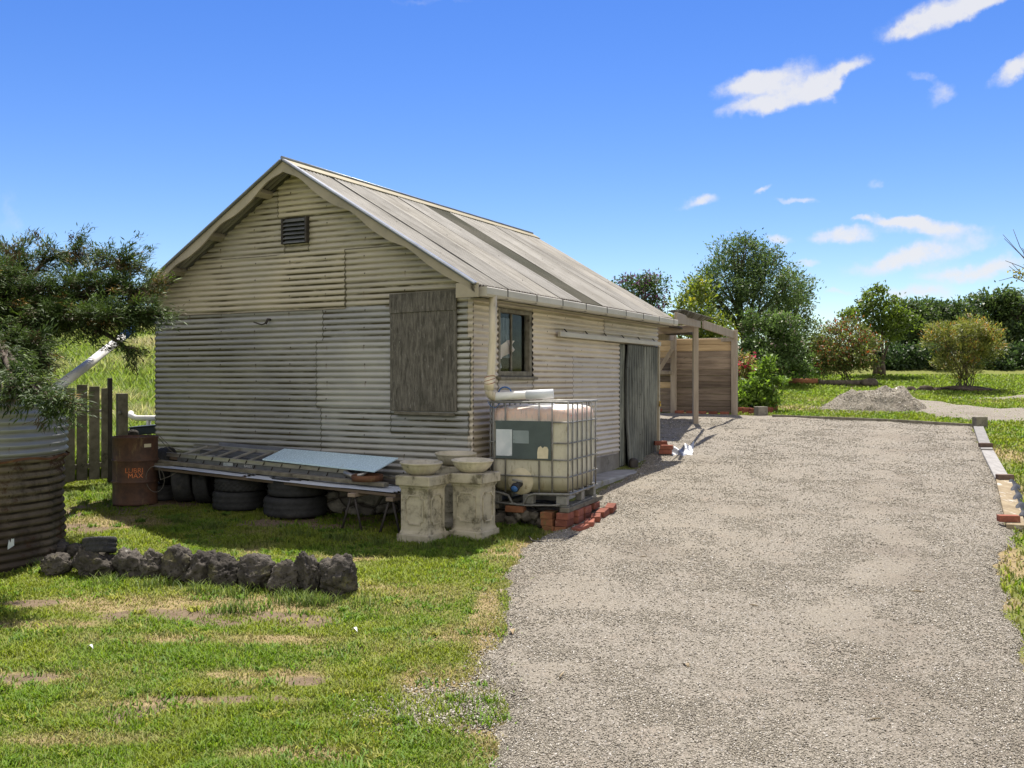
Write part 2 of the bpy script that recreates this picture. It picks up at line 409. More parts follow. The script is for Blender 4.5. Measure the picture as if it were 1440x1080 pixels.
M['orange_paint'] = mat('orange_lettering', (0.62, 0.20, 0.07), (0.50, 0.15, 0.05), 20, 0.7, c3=(0.08, 0.04, 0.025), c3scale=16, thr=(0.57, 0.65))
M['letter_white'] = mat('pale_lettering', (0.6, 0.6, 0.6), (0.5, 0.5, 0.5), 20, 0.7, c3=(0.25, 0.25, 0.25), c3scale=25, thr=(0.56, 0.62))
M['dry_leaf'] = mat('dry_leaf', (0.30, 0.24, 0.16), (0.22, 0.16, 0.09), 12, 0.8)
M['feather'] = mat('white_feather', (0.75, 0.75, 0.72), (0.6, 0.6, 0.56), 12, 0.8)
M['soil'] = mat('dark_soil', (0.085, 0.065, 0.05), (0.05, 0.04, 0.03), 6, 0.95, 0.1, bump=1, bdist=0.02, bscale=20)
M['leaf'] = leafmat('leaf')
M['needle'] = leafmat('needle', 0.6, 0.2, 0.2)
M['blade'] = leafmat('grass_blade', 0.6, 0.15, 0.3, up=0.72)

def special_materials():
    # weathered plywood shutter
    m = NT('weathered_ply'); co = m.coord((6, 6, 0.9)); c1 = m.coord((1, 1, 1))
    n = m.noise(co, 5, 10, 0.75, 0.4); b = m.noise(c1, 3, 5, 0.6)
    col = m.mix(m.rng(n, 0.34, 0.66), (0.055, 0.05, 0.042), (0.17, 0.155, 0.13))
    col = m.mix(m.rng(m.noise(co, 11, 8, 0.7), 0.6, 0.7), col, (0.30, 0.285, 0.26))
    col = m.mix(m.rng(b, 0.55, 0.75, 0, 0.6), col, (0.05, 0.048, 0.038))
    m.bsdf(col, 0.9, 0.15, 0, m.bump(n, 0.4, 0.004)); M['ply'] = m.m
    # basalt boulder
    m = NT('basalt'); c1 = m.coord((1, 1, 1))
    n = m.noise(c1, 6, 10, 0.7); v = m.voro(c1, 26)
    n2 = m.noise(c1, 3.5, 8, 0.7)
    col = m.mix(m.rng(n, 0.3, 0.7), (0.030, 0.027, 0.024), (0.10, 0.088, 0.074))
    col = m.mix(m.rng(n2, 0.56, 0.7, 0, 0.8), col, (0.17, 0.155, 0.07))
    col = m.mix(m.rng(m.noise(c1, 9, 8, 0.7), 0.62, 0.7, 0, 0.7), col, (0.3, 0.29, 0.26))
    oi = m.n('ShaderNodeObjectInfo'); hs = m.n('ShaderNodeHueSaturation'); m.set(hs.inputs['Color'], col)
    m.set(hs.inputs['Value'], m.rng(oi.outputs['Random'], 0, 1, 0.8, 1.25, smooth=False))
    h = m.math('ADD', m.math('MULTIPLY', m.rng(v, 0.0, 0.35), 0.8), m.math('MULTIPLY', n, 1.5))
    m.bsdf(hs.outputs[0], 0.95, 0.15, 0, m.bump(h, 0.9, 0.03)); M['basalt'] = m.m
    # rubble stone footing
    m = NT('rubble_footing'); c1 = m.coord((1, 1, 1.3))
    v = m.voro(c1, 4.5); vd = m.voro(c1, 4.5, 'DISTANCE_TO_EDGE'); vc = m.voro(c1, 4.5, 'F1', 1)
    n = m.noise(c1, 9, 8, 0.7)
    sep = m.n('ShaderNodeSeparateColor'); m.set(sep.inputs[0], vc)
    col = m.mix(sep.outputs[0], (0.11, 0.10, 0.09), (0.27, 0.25, 0.21))
    col = m.mix(m.rng(n, 0.4, 0.7), col, (0.06, 0.055, 0.045))
    col = m.mix(m.rng(vd, 0.06, 0.0), col, (0.035, 0.03, 0.026))
    h = m.math('ADD', m.rng(vd, 0, 0.15), m.math('MULTIPLY', n, 0.4))
    m.bsdf(col, 0.95, 0.1, 0, m.bump(h, 0.9, 0.05)); M['rubble'] = m.m
    # ground: soil, straw and thin green
    m = NT('yard_ground'); c1 = m.coord((1, 1, 1), rand=False)
    dry = m.attr('dry'); soil = m.attr('soil')
    n = m.noise(c1, 9, 10, 0.7); f = m.noise(c1, 70, 8, 0.75); n0 = m.noise(c1, 1.7, 6, 0.65)
    green = m.mix(m.rng(n, 0.3, 0.7), (0.13, 0.16, 0.03), (0.20, 0.21, 0.055))
    straw = m.mix(m.rng(n, 0.3, 0.7), (0.40, 0.31, 0.165), (0.25, 0.185, 0.095))
    brown = m.mix(m.rng(n, 0.3, 0.7), (0.15, 0.105, 0.07), (0.24, 0.18, 0.125))
    d = m.rng(m.math('ADD', dry, m.math('MULTIPLY', m.math('SUBTRACT', n0, 0.5), 0.7)), 0.25, 0.75)
    col = m.mix(d, green, straw)
    s = m.rng(m.math('ADD', soil, m.math('MULTIPLY', m.math('SUBTRACT', n, 0.5), 0.8)), 0.3, 0.65)
    col = m.mix(s, col, brown)
    col = m.mix(m.rng(f, 0.35, 0.7, 0.0, 0.55), col, (0.07, 0.06, 0.03))
    m.bsdf(col, 0.95, 0.1, 0, m.bump(m.math('ADD', f, n), 0.8, 0.02)); M['ground'] = m.m
    # crushed stone
    m = NT('crushed_stone'); c1 = m.coord((1, 1, 1), rand=False)
    v = m.voro(c1, 95); vc = m.voro(c1, 95, 'F1', 1); v2 = m.voro(c1, 190); vc2 = m.voro(c1, 150, 'F1', 1)
    big = m.noise(c1, 0.55, 6, 0.6); mid = m.noise(c1, 3.2, 8, 0.7, 0.5)
    s1 = m.n('ShaderNodeSeparateColor'); m.set(s1.inputs[0], vc)
    s2 = m.n('ShaderNodeSeparateColor'); m.set(s2.inputs[0], vc2)
    col = m.mix(s1.outputs[0], (0.205, 0.186, 0.15), (0.40, 0.365, 0.30))
    col = m.mix(m.rng(s1.outputs[1], 0.8, 0.95), col, (0.50, 0.46, 0.40))
    col = m.mix(m.math('MULTIPLY', m.rng(s2.outputs[0], 0, 1), 0.5), col, (0.24, 0.205, 0.165))
    col = m.mix(m.rng(v, 0.45, 0.8, 0, 0.5), col, (0.10, 0.082, 0.065))
    col = m.mix(m.rng(mid, 0.5, 0.72, 0, 0.55), col, (0.31, 0.26, 0.205))
    col = m.mix(m.rng(big, 0.5, 0.7, 0, 0.45), col, (0.17, 0.14, 0.108))
    fi = m.attr('fines')
    col = m.mix(m.math('MULTIPLY', fi, m.rng(m.noise(c1, 22, 6, 0.75), 0.40, 0.60, 0.05, 0.62)), col, m.mix(m.rng(m.noise(c1, 30, 6, 0.7), 0.3, 0.7), (0.225, 0.195, 0.15), (0.345, 0.305, 0.24)))
    h = m.math('SUBTRACT', m.math('MULTIPLY', mid, 1.2), m.math('ADD', v, m.math('MULTIPLY', v2, 0.5)))
    m.bsdf(col, 0.95, 0.15, 0, m.bump(h, 1.0, 0.012)); M['gravel'] = m.m
    # loose stones carry their own colour
    m = NT('loose_stone'); c = m.attr('Col', 'Color'); m.bsdf(c, 0.9, 0.2); M['stone'] = m.m
    # intermediate bulk container plastic
    m = NT('tank_plastic'); c1 = m.coord((1, 1, 1)); tc = m.n('ShaderNodeTexCoord')
    sx = m.n('ShaderNodeSeparateXYZ'); m.t.links.new(tc.outputs['Object'], sx.inputs[0])
    n = m.noise(c1, 3, 8, 0.7); f = m.noise(m.coord((3, 3, 0.7)), 8, 8, 0.75)
    z = m.math('ADD', sx.outputs[2], m.math('MULTIPLY', m.math('SUBTRACT', n, 0.5), 0.12))
    col = m.mix(m.rng(n, 0.3, 0.7), (0.56, 0.53, 0.42), (0.46, 0.43, 0.33))
    pink = m.mix(m.rng(f, 0.4, 0.65), (0.60, 0.42, 0.32), (0.50, 0.40, 0.37))
    col = m.mix(m.rng(z, 0.83, 0.90), col, pink)
    col = m.mix(m.rng(z, 0.99, 1.02), col, (0.78, 0.76, 0.72))  # sunlit shoulder put into the colour as a whiter top
    col = m.mix(m.rng(z, 0.24, 0.08, 0, 0.75), col, (0.16, 0.14, 0.06))
    col = m.mix(m.rng(f, 0.52, 0.72, 0, 0.75), col, (0.18, 0.14, 0.07))
    m.bsdf(col, 0.45, 0.4, 0, m.bump(n, 0.1, 0.01), **{'Subsurface Weight': 0.25, 'Subsurface Radius': (0.08, 0.07, 0.05), 'Subsurface Scale': 0.6}); M['ibc'] = m.m
    # drum
    m = NT('rusty_drum'); c1 = m.coord((1, 1, 1)); c2 = m.coord((2, 2, 0.5))
    n = m.noise(c1, 5, 10, 0.75); n2 = m.noise(c2, 4, 8, 0.7)
    col = m.mix(m.rng(n, 0.35, 0.65), (0.05, 0.027, 0.02), (0.105, 0.052, 0.03))
    col = m.mix(m.rng(n2, 0.56, 0.68, 0, 0.8), col, (0.17, 0.115, 0.055))
    col = m.mix(m.rng(m.noise(c2, 3, 8, 0.7), 0.6, 0.7, 0, 0.6), col, (0.03, 0.02, 0.018))
    m.bsdf(col, 0.65, 0.35, 0, m.bump(n, 0.4, 0.004)); M['drum'] = m.m
    # glass
    m = NT('window_glass')
    b = m.bsdf((0.85, 0.9, 0.92), 0.03, 0.5, 0, None, **{'Transmission Weight': 1.0, 'IOR': 1.14}); M['glass'] = m.m
special_materials()

# ------------------------------------------------------------------ sun, sky, camera
SUN = Vector((0.06, 0.50, 1.0)).normalized()
SUN_EL = math.asin(SUN.z); SUN_ROT = math.atan2(SUN.x, SUN.y)
SUN_STRENGTH, SKY_STRENGTH, EXPOSURE = 4.2, 0.105, 1.18

def build_light():
    w = bpy.data.worlds.new('World'); SC.world = w; w.use_nodes = True
    t = w.node_tree; t.nodes.clear()
    def n(typ, **kw):
        nd = t.nodes.new(typ)
        for k, v in kw.items(): setattr(nd, k, v)
        return nd
    def L(a, b): t.links.new(a, b)
    def mth(op, a, b=0.0, clamp=False):
        nd = n('ShaderNodeMath', operation=op, use_clamp=clamp)
        for i, v in enumerate((a, b)):
            if isinstance(v, bpy.types.NodeSocket): L(v, nd.inputs[i])
            else: nd.inputs[i].default_value = v
        return nd.outputs[0]
    def mr(v, a, b, c=0.0, d=1.0):
        nd = n('ShaderNodeMapRange', interpolation_type='SMOOTHSTEP'); L(v, nd.inputs[0])
        for k, x in zip((1, 2, 3, 4), (a, b, c, d)): nd.inputs[k].default_value = x
        return nd.outputs[0]
    sky = n('ShaderNodeTexSky', sky_type='NISHITA', sun_disc=False, sun_elevation=SUN_EL, sun_rotation=SUN_ROT)
    sky.altitude = 0; sky.air_density = 1.0; sky.dust_density = 0.1; sky.ozone_density = 3.0
    tc = n('ShaderNodeTexCoord')
    sx = n('ShaderNodeSeparateXYZ'); L(tc.outputs['Generated'], sx.inputs[0])
    az = mth('ARCTAN2', sx.outputs[0], sx.outputs[1]); el = mth('ARCSINE', sx.outputs[2])
    cb = n('ShaderNodeCombineXYZ'); L(az, cb.inputs[0]); L(el, cb.inputs[1])
    nz = n('ShaderNodeTexNoise'); L(cb.outputs[0], nz.inputs['Vector'])
    nz.inputs['Scale'].default_value = 26; nz.inputs['Detail'].default_value = 9; nz.inputs['Roughness'].default_value = 0.6
    # wisps pulled by the wind
    off = n('ShaderNodeVectorMath', operation='MULTIPLY_ADD')
    L(nz.outputs['Color'], off.inputs[0]); off.inputs[1].default_value = (0.05, 0.03, 0); L(cb.outputs[0], off.inputs[2])
    sub = n('ShaderNodeVectorMath', operation='SUBTRACT'); L(off.outputs[0], sub.inputs[0]); sub.inputs[1].default_value = (0.025, 0.015, 0)
    total = None
    blobs = [(1318, 18, 70, 20, 14, 1.1), (1290, 30, 34, 10, 16, .7), (1385, -2, 40, 14, 20, 1),
             (1045, 120, 44, 15, 10, 1), (1098, 112, 52, 20, 20, 1), (1058, 152, 50, 12, 4, .9), (1120, 132, 52, 17, 14, 1), (1165, 112, 40, 17, 42, 1), (1200, 90, 26, 12, 18, .95),
             (1428, 92, 34, 14, 26, 1.1), (1322, 134, 26, 12, 20, .62), (1298, 112, 26, 7, -20, .5),
             (985, 283, 34, 10, 6, .8), (1074, 265, 15, 6, 25, .75), (1118, 278, 34, 6, -2, .7), (1236, 256, 14, 8, 0, .5),
             (1185, 334, 52, 13, 2, .95), (1092, 338, 22, 9, 0, .8), (1212, 312, 12, 6, 0, .7), (1262, 310, 46, 11, -4, .95), (1322, 322, 62, 15, -6, .95),
             (1275, 362, 80, 18, 10, 1.05), (1365, 380, 74, 17, 6, 1.0), (1135, 367, 26, 6, 4, .6), (1285, 412, 66, 11, 0, .75), (1178, 408, 24, 6, 0, .5), (1395, 340, 30, 10, 0, .4),
             (20, 300, 16, 50, 0, .32), (905, 405, 26, 12, 0, .5), (600, 2, 120, 5, 0, .3)]
    for (px, py, rx, ry, ang, s) in blobs:
        a = math.atan((px - CX) / F); e = math.atan((HY - py) / F * math.cos(a))
        mp = n('ShaderNodeMapping', vector_type='TEXTURE')
        mp.inputs['Location'].default_value = (a, e, 0); mp.inputs['Rotation'].default_value = (0, 0, R(ang)); mp.inputs['Scale'].default_value = (rx / F * 0.98, ry / F * (0.84 if py > 260 else 0.98), 1)
        L(sub.outputs[0], mp.inputs[0])
        ln = n('ShaderNodeVectorMath', operation='LENGTH'); L(mp.outputs[0], ln.inputs[0])
        v = mr(ln.outputs['Value'], 1.5, 0.1, 0, s * (1.1 if py > 260 else 1.0))
        total = v if total is None else mth('ADD', total, v)
    total = mth('MINIMUM', total, 1.2)
    nz2 = n('ShaderNodeTexNoise'); L(cb.outputs[0], nz2.inputs['Vector'])
    nz2.inputs['Scale'].default_value = 48; nz2.inputs['Detail'].default_value = 12; nz2.inputs['Roughness'].default_value = 0.68
    dens = mth('ADD', total, mth('MULTIPLY', mth('SUBTRACT', nz2.outputs[0], 0.5), mth('MULTIPLY', total, 1.5)))
    dens = mr(dens, 0.15, 1.15, 0, 0.92)
    # a deep clear summer blue: the Nishita sky, its chroma deepened
    hs = n('ShaderNodeHueSaturation'); L(sky.outputs[0], hs.inputs['Color']); hs.inputs['Saturation'].default_value = SKY_SAT; hs.inputs['Hue'].default_value = 0.5185
    hs.inputs['Value'].default_value = SKY_VAL
    mx = n('ShaderNodeMix', data_type='RGBA'); L(dens, mx.inputs[0]); L(hs.outputs[0], mx.inputs[6]); mx.inputs[7].default_value = CLOUD_COL
    # unseen broken cloud, added behind the camera as fill for the shaded walls
    nb = n('ShaderNodeTexNoise'); L(tc.outputs['Generated'], nb.inputs['Vector']); nb.inputs['Scale'].default_value = 3.2; nb.inputs['Detail'].default_value = 8
    back = mth('MULTIPLY', mr(nb.outputs[0], 0.36, 0.52), mth('MULTIPLY', mr(sx.outputs[1], 0.05, -0.25), mr(sx.outputs[2], -0.02, 0.10)))
    mb_ = n('ShaderNodeMix', data_type='RGBA'); L(back, mb_.inputs[0]); L(mx.outputs[2], mb_.inputs[6]); mb_.inputs[7].default_value = (5.6, 5.4, 5.1, 1)
    bg = n('ShaderNodeBackground'); L(mb_.outputs[2], bg.inputs[0]); bg.inputs[1].default_value = SKY_STRENGTH
    out = n('ShaderNodeOutputWorld'); L(bg.outputs[0], out.inputs[0])
    w.cycles.sampling_method = 'MANUAL'; w.cycles.sample_map_resolution = 1024
    ld = bpy.data.lights.new('sun', 'SUN'); ld.energy = SUN_STRENGTH; ld.angle = R(0.5); ld.color = (1, 0.94, 0.845)
    lo = bpy.data.objects.new('sun', ld); COL.objects.link(lo)
    lo.rotation_euler = (-SUN).to_track_quat('-Z', 'Y').to_euler(); lo.location = (5, 30, 40)
    cam = bpy.data.cameras.new('camera'); co = bpy.data.objects.new('camera', cam); COL.objects.link(co)
    co.location = (0, 0, CAMZ); co.rotation_euler = (PI / 2, 0, 0)
    cam.sensor_width = 36; cam.lens = 36 * F / 1440; cam.shift_y = -7 / 1440; cam.clip_end = 3000; cam.clip_start = 0.1
    SC.camera = co
    SC.view_settings.view_transform = 'Standard'; SC.view_settings.look = 'None'; SC.view_settings.exposure = EXPOSURE; SC.view_settings.gamma = 1
    SC.cycles.max_bounces = 8; SC.cycles.diffuse_bounces = 4; SC.cycles.transparent_max_bounces = 8
    SC.cycles.use_denoising = True
SKY_SAT, SKY_VAL, CLOUD_COL = 1.33, 0.63, (3.6, 3.6, 3.7, 1)
build_light()

# ------------------------------------------------------------------ ground and gravel drive
DRIVE = [(-0.12, -6)] + [G(*p) for p in [(690, 1100), (697, 1000), (701, 930), (705, 850), (716, 800), (748, 766), (790, 745)]]
DRIVE += [(0.9, 12.4), (1.1, 13.2), (2.0, 15.2), (2.3, 16.6), (1.6, 18.2), (1.0, 20.5), (1.6, 25.6)] + [G(1033, 584), G(1085, 586), (8.6, 22.9), G(1370, 601)]
DRIVE += [G(1388, 640), G(1408, 685), G(1428, 744), G(1399, 800), G(1412, 860), G(1446, 925), G(1500, 1100), (2.9, -6)]
DRIVE = np.array(DRIVE)

def sdf(x, y, P):
    x = np.asarray(x, float); y = np.asarray(y, float)
    d = np.full(x.shape, 1e9); ins = np.zeros(x.shape, bool)
    for (ax, ay), (bx, by) in zip(P, np.roll(P, -1, 0)):
        ex, ey = bx - ax, by - ay
        t = np.clip(((x - ax) * ex + (y - ay) * ey) / (ex * ex + ey * ey), 0, 1)
        d = np.minimum(d, np.hypot(x - ax - t * ex, y - ay - t * ey))
        c = ((ay > y) != (by > y)) & (x < (bx - ax) * (y - ay) / (by - ay + 1e-12) + ax)
        ins ^= c
    return np.where(ins, -d, d)

def drive_sdf(x, y):
    return sdf(x, y, DRIVE) + (fbm(x * 2.2, y * 2.2, 11) - 0.5) * 0.34 + (fbm(x * 9, y * 9, 13, 2) - .5) * 0.1

SOIL = [(G(230, 1002), .4, .1), (G(330, 985), .45, .09), (G(420, 958), .35, .09), (G(15, 955), .3, .14), (G(150, 1015), .3, .07), (G(660, 1010), .15, .25), (G(290, 868), .85, .22), (G(390, 872), .5, .2), (G(140, 718), .75, .45), (G(110, 745), .4, .3), (G(250, 705), 1.2, .35), (G(500, 735), 1.6, .35), (G(640, 730), .6, .35), (G(40, 850), .3, .1)]
STRAW = [(G(40, 955), .5, .16), (G(230, 990), .5, .1), (G(370, 950), .45, .12), (G(330, 900), .9, .14), (G(740, 772), .3, .35), (G(480, 785), .5, .12), (G(620, 960), .35, .3), (G(270, 850), 1.3, .3), (G(60, 880), .5, .12), (G(120, 1040), .5, .1), (G(420, 1060), .4, .1), (G(640, 890), .3, .25), (G(680, 870), .12, .9), (G(1412, 640), .5, 1.4), (G(1432, 690), .35, .9), (G(1445, 800), .25, 1.2), (G(1130, 575), .8, .8), (G(1215, 575), 1.2, .6), (G(160, 735), .7, .4)]
SPRINKLE = [(G(630, 990), .32, .28), (G(690, 960), .12, .6), (G(580, 1000), .2, .2), (G(1440, 700), .3, .6)]

def ell(x, y, lst):
    s = np.zeros(np.shape(x))
    for (c, rx, ry) in lst:
        d = np.hypot((x - c[0]) / rx, (y - c[1]) / ry)
        s = np.maximum(s, sm(1.55 - d))
    return s

def dryness(x, y):
    n = fbm(x * 1.1, y * 1.1, 21, 5)
    n2 = fbm(x * 4, y * 4, 23, 3)
    d = sm((n - 0.54) * 4.0) * 0.6 + (n2 - .5) * 0.5
    d = np.maximum(d, ell(x, y, STRAW) * (0.55 + n2 * 0.5))
    d = d + 0.35 * sm(1 - np.abs(drive_sdf(x, y)) / 0.25)
    return np.clip(d, 0, 1)

def soilness(x, y):
    n = fbm(x * 5, y * 5, 31, 5)
    return np.clip(ell(x, y, SOIL) * (0.02 + n * 1.45), 0, 1)

def axis(segs):
    out = []
    for a, b, st in segs:
        out += list(np.arange(a, b - 1e-6, st))
    out.append(segs[-1][1])
    return np.array(out)

def fines(x, y):
    """worn wheel lines and patches of fine dirt along the drive"""
    x = np.asarray(x, float); y = np.asarray(y, float)
    a = x * 0.93 - y * 0.36 + (fbm(x * .4, y * .4, 55, 2) - .5) * .8; b = x * 0.36 + y * 0.93
    s = fbm(a * 1.3, b * 0.28, 57, 4); p = fbm(x * 1.6, y * 1.6, 58, 5); q = fbm(x * 5, y * 5, 59, 4)
    tr = np.maximum(np.exp(-((a - .1) / .28) ** 2), np.exp(-((a - 1.65) / .28) ** 2))
    return np.clip(sm((s - .44) * 4) * sm((p - .40) * 5) * (.25 + q * 1.2) + tr * sm((p - .32) * 5) * 1.0 * (.35 + q), 0, 1)

def build_ground():
    xs = axis([(-700, -100, 60), (-100, -30, 5), (-30, -8, 0.8), (-8, 1.5, 0.1), (1.5, 14, 0.3), (14, 40, 1.3), (40, 100, 6), (100, 700, 60)])
    ys = axis([(-60, -6, 6), (-6, 4.4, 0.8), (4.4, 14.5, 0.1), (14.5, 45, 0.4), (45, 100, 4), (100, 900, 50)])
    X, Y = np.meshgrid(xs, ys)
    Z = g(X, Y) + (fbm(X * 1.3, Y * 1.3, 5, 3) - 0.5) * 0.05 * (np.abs(X) < 20)
    n, m = X.shape
    idx = np.arange(n * m).reshape(n, m)
    q = np.stack([idx[:-1, :-1], idx[:-1, 1:], idx[1:, 1:], idx[1:, :-1]], -1).reshape(-1, 4)
    V = np.stack([X.ravel(), Y.ravel(), Z.ravel()], 1)
    o = npmesh('ground', V, q, M['ground'], smooth=True, attrs={'dry': dryness(X, Y).ravel(), 'soil': soilness(X, Y).ravel()})
    tag(o, kind='structure')
    # the drive
    xs = axis([(-1.0, 12.0, 0.07)]); ys = axis([(-6, 4, 0.4), (4, 13, 0.06), (13, 18, 0.1), (18, 26.5, 0.18)])
    X, Y = np.meshgrid(xs, ys); S = drive_sdf(X, Y)
    Z = g(X, Y) + np.where(S < 0, 0.035 * np.tanh(-S / 0.12) + 0.004, -0.12 * S / 0.12) + (fbm(X * 1.3, Y * 1.3, 5, 3) - 0.5) * 0.05
    Z += (fbm(X * .8, Y * .8, 51, 3) - .5) * 0.03 * (S < -0.2) + (fbm(X * 6, Y * 6, 52, 3) - .5) * 0.012
    n, m = X.shape; idx = np.arange(n * m).reshape(n, m)
    q = np.stack([idx[:-1, :-1], idx[:-1, 1:], idx[1:, 1:], idx[1:, :-1]], -1).reshape(-1, 4)
    keep = (S < 0.2).ravel()[q].all(1); q = q[keep]
    used = np.unique(q); re = np.full(n * m, -1); re[used] = np.arange(len(used))
    V = np.stack([X.ravel(), Y.ravel(), Z.ravel()], 1)[used]
    o = npmesh('gravel_driveway', V, re[q], M['gravel'], smooth=True, attrs={'fines': fines(V[:, 0], V[:, 1])}); tag(o, kind='structure')
build_ground()

def stones(n, xy_fn, size, name, lift=1.0):
    P = xy_fn(n); x, y, z = P.T; n = len(P)
    base = np.array([[1, 0, 0], [0, 1, 0], [-1, 0, 0], [0, -1, 0], [0, 0, .7], [0, 0, -.7]], float)
    tri = np.array([[0, 1, 4], [1, 2, 4], [2, 3, 4], [3, 0, 4], [1, 0, 5], [2, 1, 5], [3, 2, 5], [0, 3, 5]])
    V = base[None] * rng.uniform(0.55, 1.25, (n, 6, 1)) + rng.normal(0, .15, (n, 6, 3))
    th = rng.uniform(0, 2 * PI, n); c, s = np.cos(th), np.sin(th)
    V = np.stack([V[..., 0] * c[:, None] - V[..., 1] * s[:, None] * 0.75, V[..., 0] * s[:, None] + V[..., 1] * c[:, None] * 0.75, V[..., 2] * .8 + V[..., 0] * rng.normal(0, .3, (n, 1))], -1)
    sz = size(x, y) * rng.uniform(0.45, 1.35, n)
    V = V * sz[:, None, None] + np.stack([x, y, z + sz * 0.25], -1)[:, None, :]
    t = rng.uniform(0, 1, (n, 1)) ; w = rng.uniform(0, 1, (n, 1))
    C = np.array([0.175, 0.155, 0.12]) * (1 - t) + np.array([0.38, 0.345, 0.28]) * t
    C = np.where(w > 0.93, np.array([0.56, 0.53, 0.48]), C); C = np.where(w < 0.06, np.array([0.09, 0.075, 0.06]), C)
    C = np.repeat(C[:, None, :] * lift, 6, 1)
    q = (tri[None] + (np.arange(n) * 6)[:, None, None]).reshape(-1, 3)
    o = npmesh(name, V.reshape(-1, 3), q, M['stone'], col=C.reshape(-1, 3))
    return tag(o, kind='stuff')

def drive_pts(n):
    y = 4.4 + (rng.uniform(0, 1, n * 3) ** 2.2) * 19
    x = rng.uniform(-0.05, 0.58, n * 3) * y
    S = drive_sdf(x, y)
    pr = np.where(S < 0, (0.28 + 0.72 * sm((fbm(x * 2.6, y * 2.6, 61, 5) - 0.46) * 7) + 0.5 * np.exp(S / 0.3)) * (1 - .85 * fines(x, y)), 0.35 * np.exp(-S / 0.10))
    spr = ell(x, y, SPRINKLE)
    k = (rng.uniform(0, 1, len(x)) < np.maximum(pr, spr * .6))
    x, y, S = x[k][:n], y[k][:n], S[k][:n]
    z = g(x, y) + np.where(S < 0, 0.035 * np.tanh(-S / 0.12) + 0.004, 0) + (fbm(x * 1.3, y * 1.3, 5, 3) - 0.5) * 0.05
    z += np.where(S < -.2, (fbm(x * .8, y * .8, 51, 3) - .5) * 0.03, 0) + (fbm(x * 6, y * 6, 52, 3) - .5) * 0.012
    return np.stack([x, y, z], 1)
o = stones(190000, drive_pts, lambda x, y: 0.0048 + 0.00045 * y, 'loose_gravel')
o['label'] = 'loose pale crushed stones over the drive'; o['category'] = 'gravel'

def sprinkle_pts(n):
    P = []
    for (c, rx, ry) in SPRINKLE:
        k = n // len(SPRINKLE)
        P.append(np.stack([rng.normal(c[0], rx * .7, k), rng.normal(c[1], ry * .7, k)], 1))
    P = np.concatenate(P); x, y = P.T
    return np.stack([x, y, g(x, y) + (fbm(x * 1.3, y * 1.3, 5, 3) - 0.5) * 0.05 + .003], 1)
o = stones(9000, sprinkle_pts, lambda x, y: 0.010 + 0 * x, 'stray_gravel')
o['label'] = 'stray pale stones kicked into the thin lawn beside the drive'; o['category'] = 'gravel'

# ------------------------------------------------------------------ grass
def blades(x, y, z, h, w, col_lo, col_hi, name, lean=0.5):
    n = len(x)
    th = rng.uniform(0, 2 * PI, n); ph = rng.uniform(0, 2 * PI, n)
    dx, dy = np.cos(th) * w / 2, np.sin(th) * w / 2
    ln = h * rng.uniform(0.15, 1.0, n) * lean
    lx, ly = np.cos(ph) * ln, np.sin(ph) * ln
    V = np.zeros((n, 5, 3))
    V[:, 0] = np.stack([x - dx, y - dy, z - 0.01], 1); V[:, 1] = np.stack([x + dx, y + dy, z - 0.01], 1)
    V[:, 2] = np.stack([x + dx * .8 + lx * .35, y + dy * .8 + ly * .35, z + h * .6], 1)
    V[:, 3] = np.stack([x - dx * .8 + lx * .35, y - dy * .8 + ly * .35, z + h * .6], 1)
    V[:, 4] = np.stack([x + lx, y + ly, z + h * .95], 1)
    b = np.arange(n) * 5
    q = np.stack([b, b + 1, b + 2, b + 3], 1); t = np.stack([b + 3, b + 2, b + 4], 1)
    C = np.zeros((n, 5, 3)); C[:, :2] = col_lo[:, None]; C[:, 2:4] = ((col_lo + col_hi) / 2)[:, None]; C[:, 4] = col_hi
    o = npmesh(name, V.reshape(-1, 3), [q, t], M['blade'], col=C.reshape(-1, 3))
    return tag(o, kind='stuff')

def lerp(a, b, t): return np.asarray(a) * (1 - t) + np.asarray(b) * t

def grass_cols(x, y, seed=71):
    n = len(x)
    d = np.clip(dryness(x, y) * 0.9 + rng.normal(0, .16, n), 0, 1)[:, None]
    k = rng.uniform(0, 1, n)[:, None]; lush = sm((fbm(x * 1.6, y * 1.6, seed, 4) - 0.42) * 5)[:, None]
    gr = lerp(lerp((0.175, 0.225, 0.022), (0.10, 0.20, 0.014), lush), (0.24, 0.31, 0.035), k * .6)
    st = lerp((0.40, 0.32, 0.15), (0.28, 0.25, 0.09), k)
    c = lerp(gr, st, np.clip(d * 1.15 - .1, 0, 1))
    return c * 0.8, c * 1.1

SHED_O = np.array([-0.48, 11.5]); SX = np.array([0.886, -0.463]); SY = np.array([0.463, 0.886])
def in_shed(x, y, pad=0.0):
    lx = (x - SHED_O[0]) * SX[0] + (y - SHED_O[1]) * SX[1]; ly = (x - SHED_O[0]) * SY[0] + (y - SHED_O[1]) * SY[1]
    return (lx > -5.3 - pad) & (lx < 0.5 + pad) & (ly > -pad) & (ly < 6.8 + pad)

